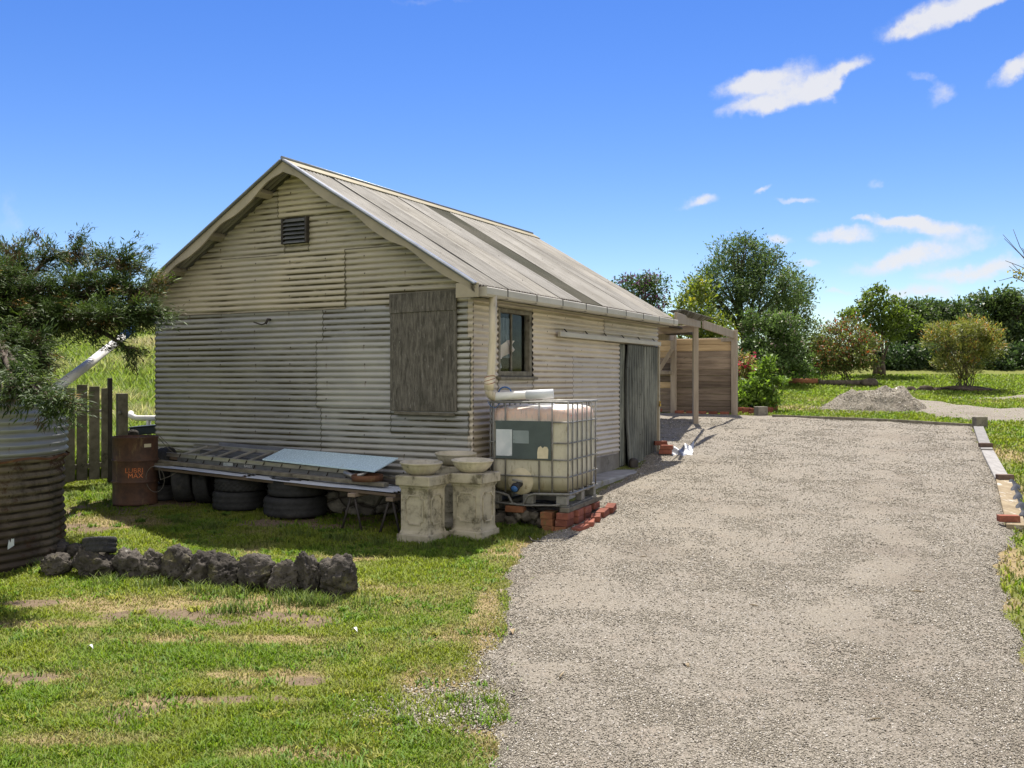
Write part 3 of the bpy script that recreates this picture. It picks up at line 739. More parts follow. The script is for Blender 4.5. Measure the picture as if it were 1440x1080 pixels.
def build_grass():
    # close mown lawn
    N = 420000
    y = 4.3 + 10.5 * rng.uniform(0, 1, N) ** 1.55
    x = -0.58 * y + rng.uniform(0, 1, N) * (0.58 * y + 0.75)
    S = drive_sdf(x, y); so = soilness(x, y); d = dryness(x, y); tuft = fbm(x * 6, y * 6, 77, 3)
    keep = rng.uniform(0, 1, N) < np.clip(1.15 - so * 1.15 - d * 0.55, 0.06, 1) * np.where(S < 0, 0.10 * np.exp(S / 0.12), 1) * (0.4 + tuft * 1.1) * (1 - ell(x, y, SPRINKLE) * 0.7)
    keep &= ~in_shed(x, y, -.1)
    x, y, tuft, d = x[keep], y[keep], tuft[keep], d[keep]
    z = g(x, y) + (fbm(x * 1.3, y * 1.3, 5, 3) - 0.5) * 0.05
    h = 0.85 * (0.014 + 0.034 * tuft ** 1.5 + 0.02 * (fbm(x * 2, y * 2, 79, 3) > .56)) * rng.uniform(0.5, 1.5, len(x)) * (1 - d * .4)
    lo, hi = grass_cols(x, y)
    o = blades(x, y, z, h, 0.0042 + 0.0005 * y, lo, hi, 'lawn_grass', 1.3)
    o['label'] = 'short sunny lawn patched with straw in front of the shed'; o['category'] = 'grass'
    # taller tufts at stones, footing and fence
    cs = [G(*p) for p in [(60, 800), (150, 822), (210, 826), (280, 834), (330, 838), (400, 845), (450, 850), (505, 850), (130, 765), (110, 775), (160, 700), (175, 690), (480, 760), (530, 765), (640, 768), (700, 766), (730, 758), (745, 752), (330, 860), (395, 835), (430, 850), (300, 745), (420, 755), (250, 735), (600, 772), (100, 700), (140, 690)]]
    X = []; Y = []
    for c in cs:
        k = rng.integers(60, 170); X.append(rng.normal(c[0], .09, k)); Y.append(rng.normal(c[1], .05, k))
    x = np.concatenate(X); y = np.concatenate(Y); n = len(x)
    c = lerp((0.09, 0.16, 0.025), (0.2, 0.24, 0.06), rng.uniform(0, 1, n)[:, None])
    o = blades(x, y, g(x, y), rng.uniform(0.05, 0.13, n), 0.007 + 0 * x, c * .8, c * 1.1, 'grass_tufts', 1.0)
    o['label'] = 'taller green tufts along the boulders and shed footing'; o['category'] = 'grass'
    # broad-leaved weeds and lush clumps scattered through the lawn
    X = []; Y = []; K = []
    for _ in range(420):
        yy = 4.6 + 8.2 * rng.uniform() ** 1.4; xx = -.56 * yy + rng.uniform() * (.56 * yy + .3)
        if drive_sdf(np.array([xx]), np.array([yy]))[0] < .02 or in_shed(np.array([xx]), np.array([yy]), .1)[0]: continue
        k = rng.integers(12, 60); s = rng.uniform(.02, .09); X.append(rng.normal(xx, s, k)); Y.append(rng.normal(yy, s * .8, k)); K.append(np.full(k, rng.uniform()))
    x = np.concatenate(X); y = np.concatenate(Y); kk = np.concatenate(K)[:, None]; n = len(x)
    c = lerp(lerp((0.085, 0.17, 0.02), (0.16, 0.25, 0.035), rng.uniform(0, 1, (n, 1))), (0.33, 0.31, 0.07), (kk > .8) * .7)
    o = blades(x, y, g(x, y) + (fbm(x * 1.3, y * 1.3, 5, 3) - 0.5) * 0.05, rng.uniform(0.02, 0.055, n), 0.009 + 0.0006 * y, c * .85, c * 1.1, 'lawn_weeds', 1.6)
    o['label'] = 'broad-leaved weeds and lush clumps dotted through the lawn'; o['category'] = 'weeds'
    # paddock behind, long and seeding
    N = 110000
    y = 13.6 + 30 * rng.uniform(0, 1, N) ** 1.5; x = -4.2 - rng.uniform(0, 1, N) * (0.2 * y + 1.5) - (y - 13.6) * 0.25
    k = ~in_shed(x, y, .15) & ((x < -6.6) | (y > 14.6)); x, y = x[k], y[k]; n = len(x)
    t = fbm(x * .5, y * .35, 91, 4); s = rng.uniform(0, 1, n)
    gr = lerp((0.13, 0.21, 0.025), (0.21, 0.28, 0.045), s[:, None]); ye = lerp((0.34, 0.34, 0.12), (0.42, 0.37, 0.2), s[:, None])
    m = np.clip((t - .46) * 4 + (y - 22) * 0.025 + rng.normal(0, .25, n), 0, 1)[:, None]
    c = lerp(gr, ye, m)
    h = rng.uniform(0.22, 0.55, n) * (0.6 + t)
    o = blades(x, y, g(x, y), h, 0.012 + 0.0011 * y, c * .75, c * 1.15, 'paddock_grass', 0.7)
    o['label'] = 'long seeding paddock grass on the slope behind the fence'; o['category'] = 'grass'
    # far lawn and the right-hand verge
    N = 120000
    y = 6 + 31 * rng.uniform(0, 1, N) ** 0.85; x = rng.uniform(0.15, 0.66, N) * y
    S = sdf(x, y, DRIVE); tr = trail_sdf(x, y)
    k = (S > 0.02) & (x > 3.0) & ((x > 5.2) | (y > 28) | ((y < 13) & (x > 3.2))) & (rng.uniform(0, 1, N) < np.where(tr < 0, 0.12, 1)) & (rng.uniform(0, 1, N) < 1.1 - dryness(x, y) * .7)
    x, y = x[k], y[k]; n = len(x)
    lo, hi = grass_cols(x, y, 73)
    far = np.clip((y - 20) / 12, 0, 1)[:, None]
    lo = lerp(lo, (0.13, 0.215, 0.025), far * .6); hi = lerp(hi, (0.23, 0.33, 0.045), far * .6)
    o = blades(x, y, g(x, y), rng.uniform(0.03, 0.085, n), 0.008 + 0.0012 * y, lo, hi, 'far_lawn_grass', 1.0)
    o['label'] = 'mown far lawn and verge beyond the gravel drive'; o['category'] = 'grass'

TRAIL = np.array([G(1190, 572), G(1270, 578), G(1330, 588), G(1400, 594), (15.2, 23.6), (17.5, 25.0), G(1440, 575), G(1380, 574), G(1300, 566), G(1240, 560)])
def trail_sdf(x, y): return sdf(x, y, TRAIL) + (fbm(x * 1.5, y * 1.5, 17) - .5) * 0.9
build_grass()

def build_trail():
    xs = axis([(8.0, 19, 0.12)]); ys = axis([(20.5, 33, 0.12)])
    X, Y = np.meshgrid(xs, ys)
    S = trail_sdf(X, Y); S = np.minimum(S, sdf(X, Y, np.array([G(1330, 562), G(1400, 562), G(1440, 556), (18, 29.5), G(1420, 566)])) + (fbm(X * 1.5, Y * 1.5, 19) - .5) * 1.6 + .3)
    S = np.maximum(S, .12 - sdf(X, Y, DRIVE))
    Z = g(X, Y) + (fbm(X * 1.3, Y * 1.3, 5, 3) - 0.5) * 0.05 * 1 + np.where(S < 0, 0.05 * np.tanh(-S / 0.3) + .004, -S)
    n, m = X.shape; idx = np.arange(n * m).reshape(n, m)
    q = np.stack([idx[:-1, :-1], idx[:-1, 1:], idx[1:, 1:], idx[1:, :-1]], -1).reshape(-1, 4)
    q = q[(S < 0.2).ravel()[q].all(1)]
    used = np.unique(q); re = np.full(n * m, -1); re[used] = np.arange(len(used))
    o = npmesh('gravel_path', np.stack([X.ravel(), Y.ravel(), Z.ravel()], 1)[used], re[q], M['gravel'], smooth=True); tag(o, kind='structure')
    # the heap
    c = np.array([G(1232, 573)[0], 26.2])
    u = axis([(-2.3, 2.4, 0.05)]); v = axis([(-1.3, 1.3, 0.05)])
    def heap(X, Y):
      r = np.hypot((X - .1) / np.where(X < .1, 1.95, 1.15), Y / 1.05)
      Z = 0.56 * np.clip((1 - r) * 1.75, -0.05, 1 - .18 * r + .12 * np.clip(X, -.6, .6)) * (0.72 + 0.5 * fbm(X * 1.6 + 9, Y * 1.6, 41, 4)) - 0.18 * np.exp(-((X - .75) ** 2 + (Y + .25) ** 2) / .05) + (fbm(X * 4, Y * 4, 43, 4) - .5) * 0.22
      Z += 0.06 * np.exp(-((X - .35) ** 2 + (Y) ** 2) / .15)
      return Z + g(X + c[0], Y + c[1]) - 0.03
    X, Y = np.meshgrid(u, v); Z = heap(X, Y)
    n, m = X.shape; idx = np.arange(n * m).reshape(n, m)
    q = np.stack([idx[:-1, :-1], idx[:-1, 1:], idx[1:, 1:], idx[1:, :-1]], -1).reshape(-1, 4)
    o = npmesh('gravel_heap', np.stack([X.ravel() + c[0], Y.ravel() + c[1], Z.ravel()], 1), q, M['gravel'], smooth=True, base=(c[0], c[1], gz(*c)))
    tag(o, 'low pale heap of gravel dumped on the far lawn', 'gravel heap')
    def spill(n):
        th = rng.uniform(0, 2 * PI, n); r_ = rng.normal(1.0, .22, n)
        x = c[0] + .15 + 1.65 * r_ * np.cos(th); y = c[1] + 1.0 * r_ * np.sin(th)
        x2 = rng.uniform(-1.8, 1.4, n * 2); y2 = rng.uniform(-1.1, .6, n * 2)
        z2 = heap(x2, y2)
        x = np.concatenate([x, x2 + c[0]]); y = np.concatenate([y, y2 + c[1]])
        return np.stack([x, y, np.concatenate([g(x[:n], y[:n]) + .01, np.maximum(z2, g(x2 + c[0], y2 + c[1]))])], 1)
    o = stones(3500, spill, lambda x, y: 0.017 + 0 * x, 'spilled_gravel', 1.45)
    o['label'] = 'stones spilled round the foot of the gravel heap'; o['category'] = 'gravel'
build_trail()

# ------------------------------------------------------------------ the shed
WD, LN = 5.3, 6.75                      # gable width, length
ZR, SLOPE = 5.23, 0.603                 # ridge height and roof pitch
TH = math.atan(SLOPE)
shed = thing('corrugated_shed', 'old beige corrugated iron shed with gabled roof beside the gravel drive', 'shed', (SHED_O[0], SHED_O[1], 0), -R(27.6))

def roof_z(x):                           # top of roof at local x
    return ZR - SLOPE * np.abs(np.asarray(x) + WD / 2)

def corr_sheet(name, mt, parent, place, s0, s1, tlo, thi, off=0.0, pitch=0.076, amp=0.0115, nt=12, seed=0, wob=0.004, per=8, ph=0.0):
    """corrugations run along t; profile along s. place(s, t, d) -> xyz arrays"""
    ns = max(4, int((s1 - s0) / pitch * per))
    s = np.linspace(s0, s1, ns + 1)
    lo = np.array([tlo(a) if callable(tlo) else tlo for a in s]); hi = np.array([thi(a) if callable(thi) else thi for a in s])
    hi = np.maximum(hi, lo + 1e-4)
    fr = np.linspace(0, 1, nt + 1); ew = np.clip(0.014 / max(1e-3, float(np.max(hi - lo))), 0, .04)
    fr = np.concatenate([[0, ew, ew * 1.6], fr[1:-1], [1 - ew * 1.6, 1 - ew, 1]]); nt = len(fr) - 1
    ef = np.zeros(nt + 1); ef[[0, 1, -1, -2]] = 1  # edge strip that carries the painted lap shadow
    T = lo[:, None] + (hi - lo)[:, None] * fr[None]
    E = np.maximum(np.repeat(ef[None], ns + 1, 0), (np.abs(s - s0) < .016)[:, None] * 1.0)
    S = np.repeat(s[:, None], nt + 1, 1)
    c = np.sin(2 * PI * S / pitch + ph)
    D = off + amp * c + (fbm(T * 1.3 + seed * 3.1, S * 1.3, seed, 3) - 0.5) * wob * 2
    V = np.stack(place(S, T, D), -1).reshape(-1, 3)
    n, m = S.shape; idx = np.arange(n * m).reshape(n, m)
    q = np.stack([idx[:-1, :-1], idx[:-1, 1:], idx[1:, 1:], idx[1:, :-1]], -1).reshape(-1, 4)
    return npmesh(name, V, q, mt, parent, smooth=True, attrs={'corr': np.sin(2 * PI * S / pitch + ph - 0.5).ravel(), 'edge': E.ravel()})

P_GABLE = lambda z, u, d: (-u, -d, z)
P_SIDE = lambda z, v, d: (d, v, z)

def build_shed():
    zu = lambda z: (z - (ZR - SLOPE * WD / 2) + 0.075) / SLOPE            # distance in from the eave at which the roof is at z
    def gab(z0, z1, u0, u1, off, seed, low=False, **k):
        lo = lambda z: max(u0, zu(z)); hi = lambda z: min(u1, WD - zu(z))
        o = corr_sheet('wall_sheet', M['gable_low' if low else 'gable'], shed, P_GABLE, z0, z1, lo, hi, off, nt=14, seed=seed, **k)
        return o
    gab(1.10, 3.345, 2.18, WD, 0.012, 1, low=True)
    gab(3.30, 4.07, 1.86, WD, 0.026, 2)
    gab(4.05, 4.98, 2.86, WD, 0.026, 3)
    gab(3.62, 4.10, 0.0, 1.875, 0.018, 4)
    gab(3.30, 3.66, 0.0, 1.875, 0.014, 5)
    gab(4.06, 4.66, 0.3, 2.47, 0.024, 6)
    gab(4.54, 5.14, 1.0, 2.98, 0.034, 7)
    gab(4.05, 4.20, 2.44, 2.89, 0.016, 8)
    gab(2.88, 3.33, 0.0, 2.24, 0.016, 9, low=True)
    gab(2.02, 2.90, 0.0, 2.34, 0.024, 10, low=True)
    gab(1.10, 2.05, 0.0, 2.27, 0.018, 11, low=True)
    gab(1.72, 2.0, 0.02, 1.16, 0.030, 12, low=True)
    # long wall to the drive
    def side(z0, z1, v0, v1, off, seed):
        return corr_sheet('wall_sheet', M['side'], shed, P_SIDE, z0, z1, v0, v1, off, nt=12, seed=seed)
    side(1.18, 3.47, 0.0, 0.64, 0.010, 21)
    side(1.18, 2.42, 0.63, 1.62, 0.014, 22)
    side(3.30, 3.47, 0.63, 1.62, 0.014, 23)
    side(2.72, 3.47, 1.61, 4.83, 0.010, 24)
    side(2.98, 3.47, 4.15, LN, 0.015, 25)
    side(1.18, 2.74, 1.61, 2.95, 0.016, 26)
    side(1.18, 2.74, 2.93, 4.83, 0.011, 27)
    corr_sheet('corner_sheet', M['side'], shed, P_GABLE, 1.10, 3.42, -0.03, 0.05, 0.02, nt=2, seed=31)
    # hidden walls and floor keep the inside dark
    MB().box((-WD + 0.01, LN / 2, 2.4), (0.02, LN - .04, 2.7)).build('rear_wall', M['iron'], shed)
    mb = MB(); mb.poly([(-WD + .03, LN, 0.9), (-0.02, LN, 0.9), (-0.02, LN, 3.4), (-WD / 2, LN, 5.0), (-WD + .03, LN, 3.4)], (0, 0.02, 0)); mb.build('rear_gable', M['iron'], shed)
    MB().box((-WD / 2, LN / 2, 0.72), (WD - .1, LN - .1, 0.42)).build('floor_slab', M['iron'], shed)
    # footings
    MB().box((-WD / 2 - .02, 0.06, 0.83), (WD + 0.02, 0.14, 0.62), bev=.01).build('stone_footing', M['rubble'], shed)
    MB().box((-0.06, 0.14 + 2.36, 0.9), (0.12, 4.72, 0.58), bev=.008).build('concrete_footing', M['concrete'], shed)
    MB().box((-0.62, LN / 2 + 2.4, 0.86), (1.0, 1.9, .2)).build('threshold', M['slab'], shed)
    # roof sheets, each lapped over the next
    for side_ in (1, -1):
        y = -0.29; k = 0
        while y < LN + 0.1:
            w = 0.79
            if side_ == 1 and abs(y - 2.81) < 0.3: mt = M['skylight']
            else: mt = M['roof']
            c, s = math.cos(TH), math.sin(TH)
            def pl(S, T, D, sd=side_):
                return (-WD / 2 + sd * (T * c + D * s), S, ZR - T * s + D * c)
            corr_sheet('roof_sheet', mt, shed, pl, y, min(y + w, LN + .22), 0.02, (WD / 2 + 0.23) / c + (k % 3) * 0.006, 0.004 * (k % 2), amp=.017, nt=16, seed=40 + k + (50 if side_ < 0 else 0), wob=0.006, per=8)
            y += 0.762; k += 1
    mb = MB()
    cs, sn = math.cos(TH), math.sin(TH)
    for sd in (1, -1):
        a = [(-WD / 2, ZR + 0.035), (-WD / 2 + sd * 0.20 * cs, ZR + 0.035 - 0.20 * sn), (-WD / 2 + sd * 0.20 * cs, ZR + 0.022 - 0.20 * sn), (-WD / 2, ZR + 0.022)]
        mb.poly([(p[0], -0.33, p[1]) for p in a], (0, LN + 0.56, 0))
    mb.build('ridge_cap', M['ridge'], shed)
    MB().tube([(-WD / 2, -0.335, ZR + 0.04), (-WD / 2, LN * .5, ZR + 0.034), (-WD / 2, LN + 0.23, ZR + 0.04)], 0.022, 10).build('ridge_roll', M['zinc'], shed)
    # wavy barge boards and their metal capping
    for sd in (1, -1):
        L_ = (WD / 2 + 0.22) / cs
        n = 60; up = []; dn = []
        for i in range(n + 1):
            t = L_ * i / n
            sc = 0.5 - 0.5 * math.cos(2 * PI * (t + 0.18) / 0.98)
            d = 0.07 + 0.05 * (1 - sc ** 1.6) * (0.7 if t > 2.4 else 1)
            up.append((-WD / 2 + sd * t * cs, ZR - t * sn - 0.008)); dn.append((-WD / 2 + sd * t * cs, ZR - t * sn - 0.008 - d / cs))
        mb = MB()
        for i in range(n):
            q = [up[i], up[i + 1], dn[i + 1], dn[i]]
            f = [mb.bm.verts.new((p[0], -0.315, p[1])) for p in q]; mb.bm.faces.new(f)
            b = [mb.bm.verts.new((p[0], -0.29, p[1])) for p in q]; mb.bm.faces.new(b[::-1])
            mb.bm.faces.new((f[3], f[2], b[2], b[3])); mb.bm.faces.new((f[1], f[0], b[0], b[1]))
        bmesh.ops.remove_doubles(mb.bm, verts=mb.bm.verts, dist=1e-5)
        mb.build('barge_board', M['paint'], shed)
        a = Vector((-WD / 2 + sd * .01, -0.305, ZR + 0.012)); b = Vector((-WD / 2 + sd * (L_ + .02) * cs, -0.305, ZR + 0.012 - (L_ + .02) * sn))
        MB().beam(a, b, 0.10, 0.035, 0.012).build('barge_cap', M['zinc'], shed)
    # purlin ends under the verge
    for t, sd in ((0.12, 1), (0.55, -1), (1.55, -1), (2.4, -1), (1.6, 1), (2.7, 1)):
        x = -WD / 2 + sd * t * cs; z = ZR - t * sn - 0.075
        MB().box((x, -0.14, z), (0.10, 0.29, 0.07), Matrix.Rotation(sd * TH, 3, 'Y'), 0.004).build('purlin_end', M['paint'], shed)
    # eave: fascia, gutter
    MB().box((0.045, LN / 2 - .04, 3.425), (0.02, LN + .1, 0.13), bev=.003).build('fascia', M['paint'], shed)
    MB().box((0.11, LN / 2, 3.352), (0.15, LN + .2, 0.016)).build('soffit', M['paint'], shed)
    gz_ = 3.47
    prof = [(0.205, gz_), (0.205, gz_ - 0.10), (0.30, gz_ - 0.10), (0.325, gz_ - 0.075), (0.325, gz_ - 0.004), (0.315, gz_ + 0.004)]
    mb = MB(); th = 0.004
    for (a, b) in zip(prof, prof[1:]):
        mb.beam((a[0], -0.20, a[1]), (b[0], -0.20, b[1]), 0.001, 0.001, 0) if False else None
        v = [mb.bm.verts.new((a[0], -0.22, a[1])), mb.bm.verts.new((b[0], -0.22, b[1])), mb.bm.verts.new((b[0], LN + .2, b[1])), mb.bm.verts.new((a[0], LN + .2, a[1]))]
        mb.bm.faces.new(v)
    bmesh.ops.remove_doubles(mb.bm, verts=mb.bm.verts, dist=1e-5)
    r = bmesh.ops.solidify(mb.bm, geom=mb.bm.faces[:], thickness=th)
    mb.box((0.265, -0.222, gz_ - 0.048), (0.125, 0.006, 0.108)).box((0.265, LN + .202, gz_ - 0.048), (0.125, 0.006, 0.108))
    gt = mb.build('gutter', M['gutter'], shed)
    for k in range(9):
        y = 0.3 + k * 0.8
        mb = MB(); mb.box((0.328, y, gz_ - 0.036), (0.006, 0.022, 0.086)).box((0.265, y, gz_ - 0.104), (0.13, 0.02, 0.006)); mb.build('gutter_clip', M['iron'], gt)
    MB().box((0.11, -0.30, 3.435), (0.30, 0.03, 0.17), bev=.004).build('eave_box', M['paint'], shed)
    # downpipe, its elbow and the white outlet pipe
    dp = MB().tube([(0.28, 0.02, 3.40), (0.285, 0.0, 2.9), (0.275, -0.03, 2.42), (0.265, -0.05, 2.30)], [0.047, 0.047, 0.05, 0.05], 16).build('downpipe', M['pvc_dirty'], shed)
    MB().tube([(0.268, -0.048, 2.42), (0.264, -0.05, 2.27)], 0.062, 16).build('pipe_collar', M['pvc_dirty'], dp)
    A = Vector((0.265, -0.05, 2.27))
    pts = [A]
    D = Vector((0.55, 0.22, 0.03)).normalized()
    for a in (0.3, 0.6, 0.9, 1.2, 1.5):
        pts.append(A + D * (0.08 * (1 - math.cos(a))) - Vector((0, 0, 0.08 * math.sin(a))))
    MB().tube(pts, 0.056, 16).build('elbow', M['pvc_dirty'], dp)
    B = pts[-1]
    MB().tube([B - D * .02, B + D * 0.68], 0.05, 18).build('outlet_pipe', M['pvc'], dp)
    MB().tube([B + D * .36, B + D * 0.685], 0.056, 18).build('pipe_sleeve', M['white_paint'], dp)
    mb = MB()
    for k in range(3):
        z = 2.36 + .03 * k
        mb.tube([(0.268 + 0.062 * math.cos(a), -0.047 + 0.062 * math.sin(a), z + 0.02 * math.sin(a * 1.0 + k)) for a in np.linspace(0, 2 * PI, 20)], 0.004, 6)
    mb.build('wire_tie', M['red_wire'], dp)
    # long-wall window
    v0, v1, z0, z1 = 0.66, 1.60, 2.44, 3.30
    win = MB()
    for (a, b, c_, d_) in ((v0, v0 + .05, z0, z1), (v1 - .07, v1, z0, z1), (v0 + .05, v1 - .07, z0, z0 + .06), (v0 + .05, v1 - .07, z1 - .05, z1)):
        win.box((-0.035, (a + b) / 2, (c_ + d_) / 2), (0.09, b - a, d_ - c_), bev=.004)
    wn = win.build('window', M['wood_grey'], shed)
    MB().box((-0.05, 1.10, (z0 + z1) / 2), (0.03, 0.03, z1 - z0 - .11), bev=.003).build('glazing_bar', M['wood_grey'], wn)
    MB().box((-0.055, (v0 + v1) / 2 - .01, (z0 + z1) / 2), (0.005, v1 - v0 - .12, z1 - z0 - .11)).build('pane', M['glass'], wn)
    MB().box((0.03, (v0 + v1) / 2, z0 - .025), (0.09, v1 - v0 + .12, .035), Matrix.Rotation(R(8), 3, 'Y'), .004).build('sill', M['wood_grey'], wn)
    def fold(u, v): return Vector((-0.16 + .02 * math.sin(u * 38), v0 + .14 + u * .52, z0 + .24 + v * .52))
    MB().grid(fold, 40, 4).build('curtain', M['lace'], wn)
    def drape(u, v): return Vector((-0.10 + .025 * math.sin(u * 9 + v * 4), v0 + .10 + u * .52, z0 + .20 + .05 * u + v * (.10 + .10 * math.sin(u * 3)) + .10 * u * u))
    MB().grid(drape, 20, 6).build('cloth', M['cloth'], wn)
    MB().box((-0.12, v0 + .14, z0 + .13), (.012, .28, .17), Matrix.Rotation(R(24), 3, 'X')).build('paper', M['white_label'], wn)
    # boarded gable window
    bw = MB().box((-0.667, -0.045, 2.73), (0.965, 0.018, 1.45), bev=.003).build('window_shutter', M['ply'], shed)
    MB().box((-0.667, -0.060, 3.345), (0.97, 0.012, 0.24), Matrix.Rotation(R(-.8), 3, 'Y'), .002).build('patch_board', M['ply'], bw)
    MB().box((-0.64, -0.06, 1.975), (0.86, 0.05, 0.035), Matrix.Rotation(R(.6), 3, 'Y'), .004).build('sill', M['wood_grey'], bw)
    # gable vent
    vt = MB()
    u0, u1, a0, a1 = 2.46, 2.86, 4.19, 4.53
    vt.box((-(u0 + u1) / 2, -0.03, (a0 + a1) / 2), (u1 - u0, 0.01, a1 - a0))
    vn = vt.build('gable_vent', M['dark'], shed)
    for (xa, xb, za, zb) in ((u0 - .015, u0 + .015, a0, a1), (u1 - .015, u1 + .015, a0, a1)):
        MB().box((-(xa + xb) / 2, -0.06, (za + zb) / 2), (xb - xa, 0.07, zb - za), bev=.003).build('vent_frame', M['iron'], vn)
    for k in range(6):
        z = a0 + 0.03 + k * 0.056
        MB().box((-(u0 + u1) / 2, -0.062, z), (u1 - u0 - .035, 0.075, 0.008), Matrix.Rotation(R(38), 3, 'X'), .001).build('louvre', M['alu_dull'], vn)
    # hook and cable stub on the gable
    mb = MB(); mb.tube([(-3.12, -0.02, 3.20), (-3.12, -.07, 3.2), (-3.14, -.09, 3.14)], .018, 8)
    mb.tube([(-3.14, -.08, 3.15), (-3.2, -.1, 3.13), (-3.26, -.1, 3.145), (-3.34, -.1, 3.17)], .009, 8); mb.build('cable_stub', M['iron'], shed)
    # door track and sheet door
    tr = MB()
    tr.box((0.075, 4.50, 3.035), (0.05, 4.35, 0.075), bev=.008)
    to = tr.build('door_track', M['gutter'], shed)
    for k in range(6):
        MB().beam((0.03, 2.6 + k * .76, 3.12), (0.09, 2.6 + k * .76, 3.05), .025, .012, .002).build('track_bracket', M['iron'], to)
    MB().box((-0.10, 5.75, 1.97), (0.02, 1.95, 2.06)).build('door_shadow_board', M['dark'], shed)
    def pd(S, T, D):
        k = (T - .95) / 2.03
        return (0.045 + D + 0.05 * sm((0.4 - k) / .4) * sm((5.6 - S) / .5), S + 0.10 * (1 - k) * np.sin((S - 4.9) * 3) * .2 + 0.05 * sm((k - .75) / .25) * sm((5.4 - S) / .4) * 2, T)
    dr = corr_sheet('door', M['door'], shed, pd, 5.02, 5.88, lambda s: .96 + .02 * math.sin(s * 5), 2.985, 0.012, amp=.020, pitch=.12, nt=18, seed=81, wob=.02)
    def pd2(S, T, D):
        k = (T - .95) / 2.03
        return (0.03 + D - .03 * sm((S - 6.3) / .4) * (1 - k), S + .04 * (1 - k) * (S - 6.2), T)
    corr_sheet('door_sheet', M['door'], dr, pd2, 5.80, 6.70, lambda s: .97 + .05 * sm((6.1 - s) / .3), 2.985, 0.0, amp=.020, pitch=.12, nt=18, seed=82, wob=.02)
    def pd3(S, T, D): return (0.0 + D, S, T)
    corr_sheet('door_sheet', M['door'], dr, pd3, 4.82, 5.10, .95, 2.985, 0.0, amp=.010, nt=8, seed=83, wob=.01)
    MB().box((0.03, 6.72, 1.98), (.05, .045, 2.03), bev=.004).build('door_jamb', M['paint'], shed)
    lk = MB(); lk.box((0.075, 6.68, 1.93), (.03, .05, .055), bev=.006); lk.tube([(0.075, 6.66, 1.96), (0.075, 6.66, 2.0), (0.075, 6.70, 2.0), (0.075, 6.70, 1.96)], .007, 6)
    lk.build('padlock', M['brass'], dr)
    # apron beside the wall
    ap = MB().box((0.24, 4.2, 0.72), (0.46, 5.5, 0.42), bev=.02, seg=2).build('apron', M['slab'], shed)
build_shed()

# stone at the door foot, bricks by the door
def local(x, y, z=None):
    p = SHED_O + SX * x + SY * y
    return (p[0], p[1], gz(p[0], p[1]) if z is None else z)

def rock_mesh(seed, size, sub=4, rough=0.22):
    rd = random.Random(seed)
    mb = MB(); bmesh.ops.create_icosphere(mb.bm, subdivisions=sub, radius=1)
    planes = []
    for k in range(9):
        v = Vector((rd.gauss(0, 1), rd.gauss(0, 1), rd.gauss(0, .8))).normalized(); planes.append((v, rd.uniform(0.62, 0.98)))
    o = Vector((seed * 3.7, seed * 1.3, seed * .7))
    for v in mb.bm.verts:
        d = v.co.normalized(); r = 1.0
        for pn, pd in planes:
            c = d.dot(pn)
            if c > 0.05: r = min(r, pd / c)
        n = mnoise.fractal(d * 1.6 + o, 1.0, 2.0, 3) * 0.5 + mnoise.fractal(d * 6 + o, 0.9, 2.0, 4) * 0.25
        r *= 1 + rough * n
        v.co = Vector((d.x * r * size[0], d.y * r * size[1], d.z * r * size[2]))
    for f in mb.bm.faces: f.smooth = True
    return mb

p = local(0.20, 4.98, 0.92)
o = rock_mesh(77, (0.11, .10, .10), 3, .1).build('dark_stone', M['iron']); o.location = (p[0], p[1], 1.0)
tag(o, 'dark rounded lump holding the foot of the grey sheet door', 'stone')

# ------------------------------------------------------------------ bricks
BR = (0.23, 0.11, 0.076)
_bm = {}
def brick(loc, yaw, mt, label, group=None, tilt=(0, 0), cat='brick', size=BR):
    key = (mt.name, size)
    if key not in _bm:
        mb = MB().box((0, 0, size[2] / 2), size, bev=.006, seg=2)
        for v in mb.bm.verts: v.co += Vector((mnoise.noise(v.co * 9), mnoise.noise(v.co * 9 + Vector((5, 0, 0))), 0)) * .006
        o = mb.build('brick', mt); _bm[key] = o
    else:
        o = _bm[key].copy(); COL.objects.link(o)
    o.location = loc; o.rotation_euler = (tilt[0], tilt[1], yaw)
    tag(o, label, cat, group)
    return o

bx, by, bz_ = local(0.30, 6.32)
yw = -R(12)
bz0 = gz(bx, by) + 0.06
for i, (dx, z, lb) in enumerate([(0.0, 0, 'bottom red brick of the little pile at the foot of the sheet door'), (0.02, 1, 'upper red brick of the little pile at the foot of the sheet door')]):
    brick((bx + dx, by, bz0 + z * .08), yw, M['brick'], lb, 'bricks piled beside the door')
brick((bx - .06, by + .18, bz0 + .14), yw + .3, M['brick'], 'red brick behind the little pile at the door, its top just showing', 'bricks piled beside the door')

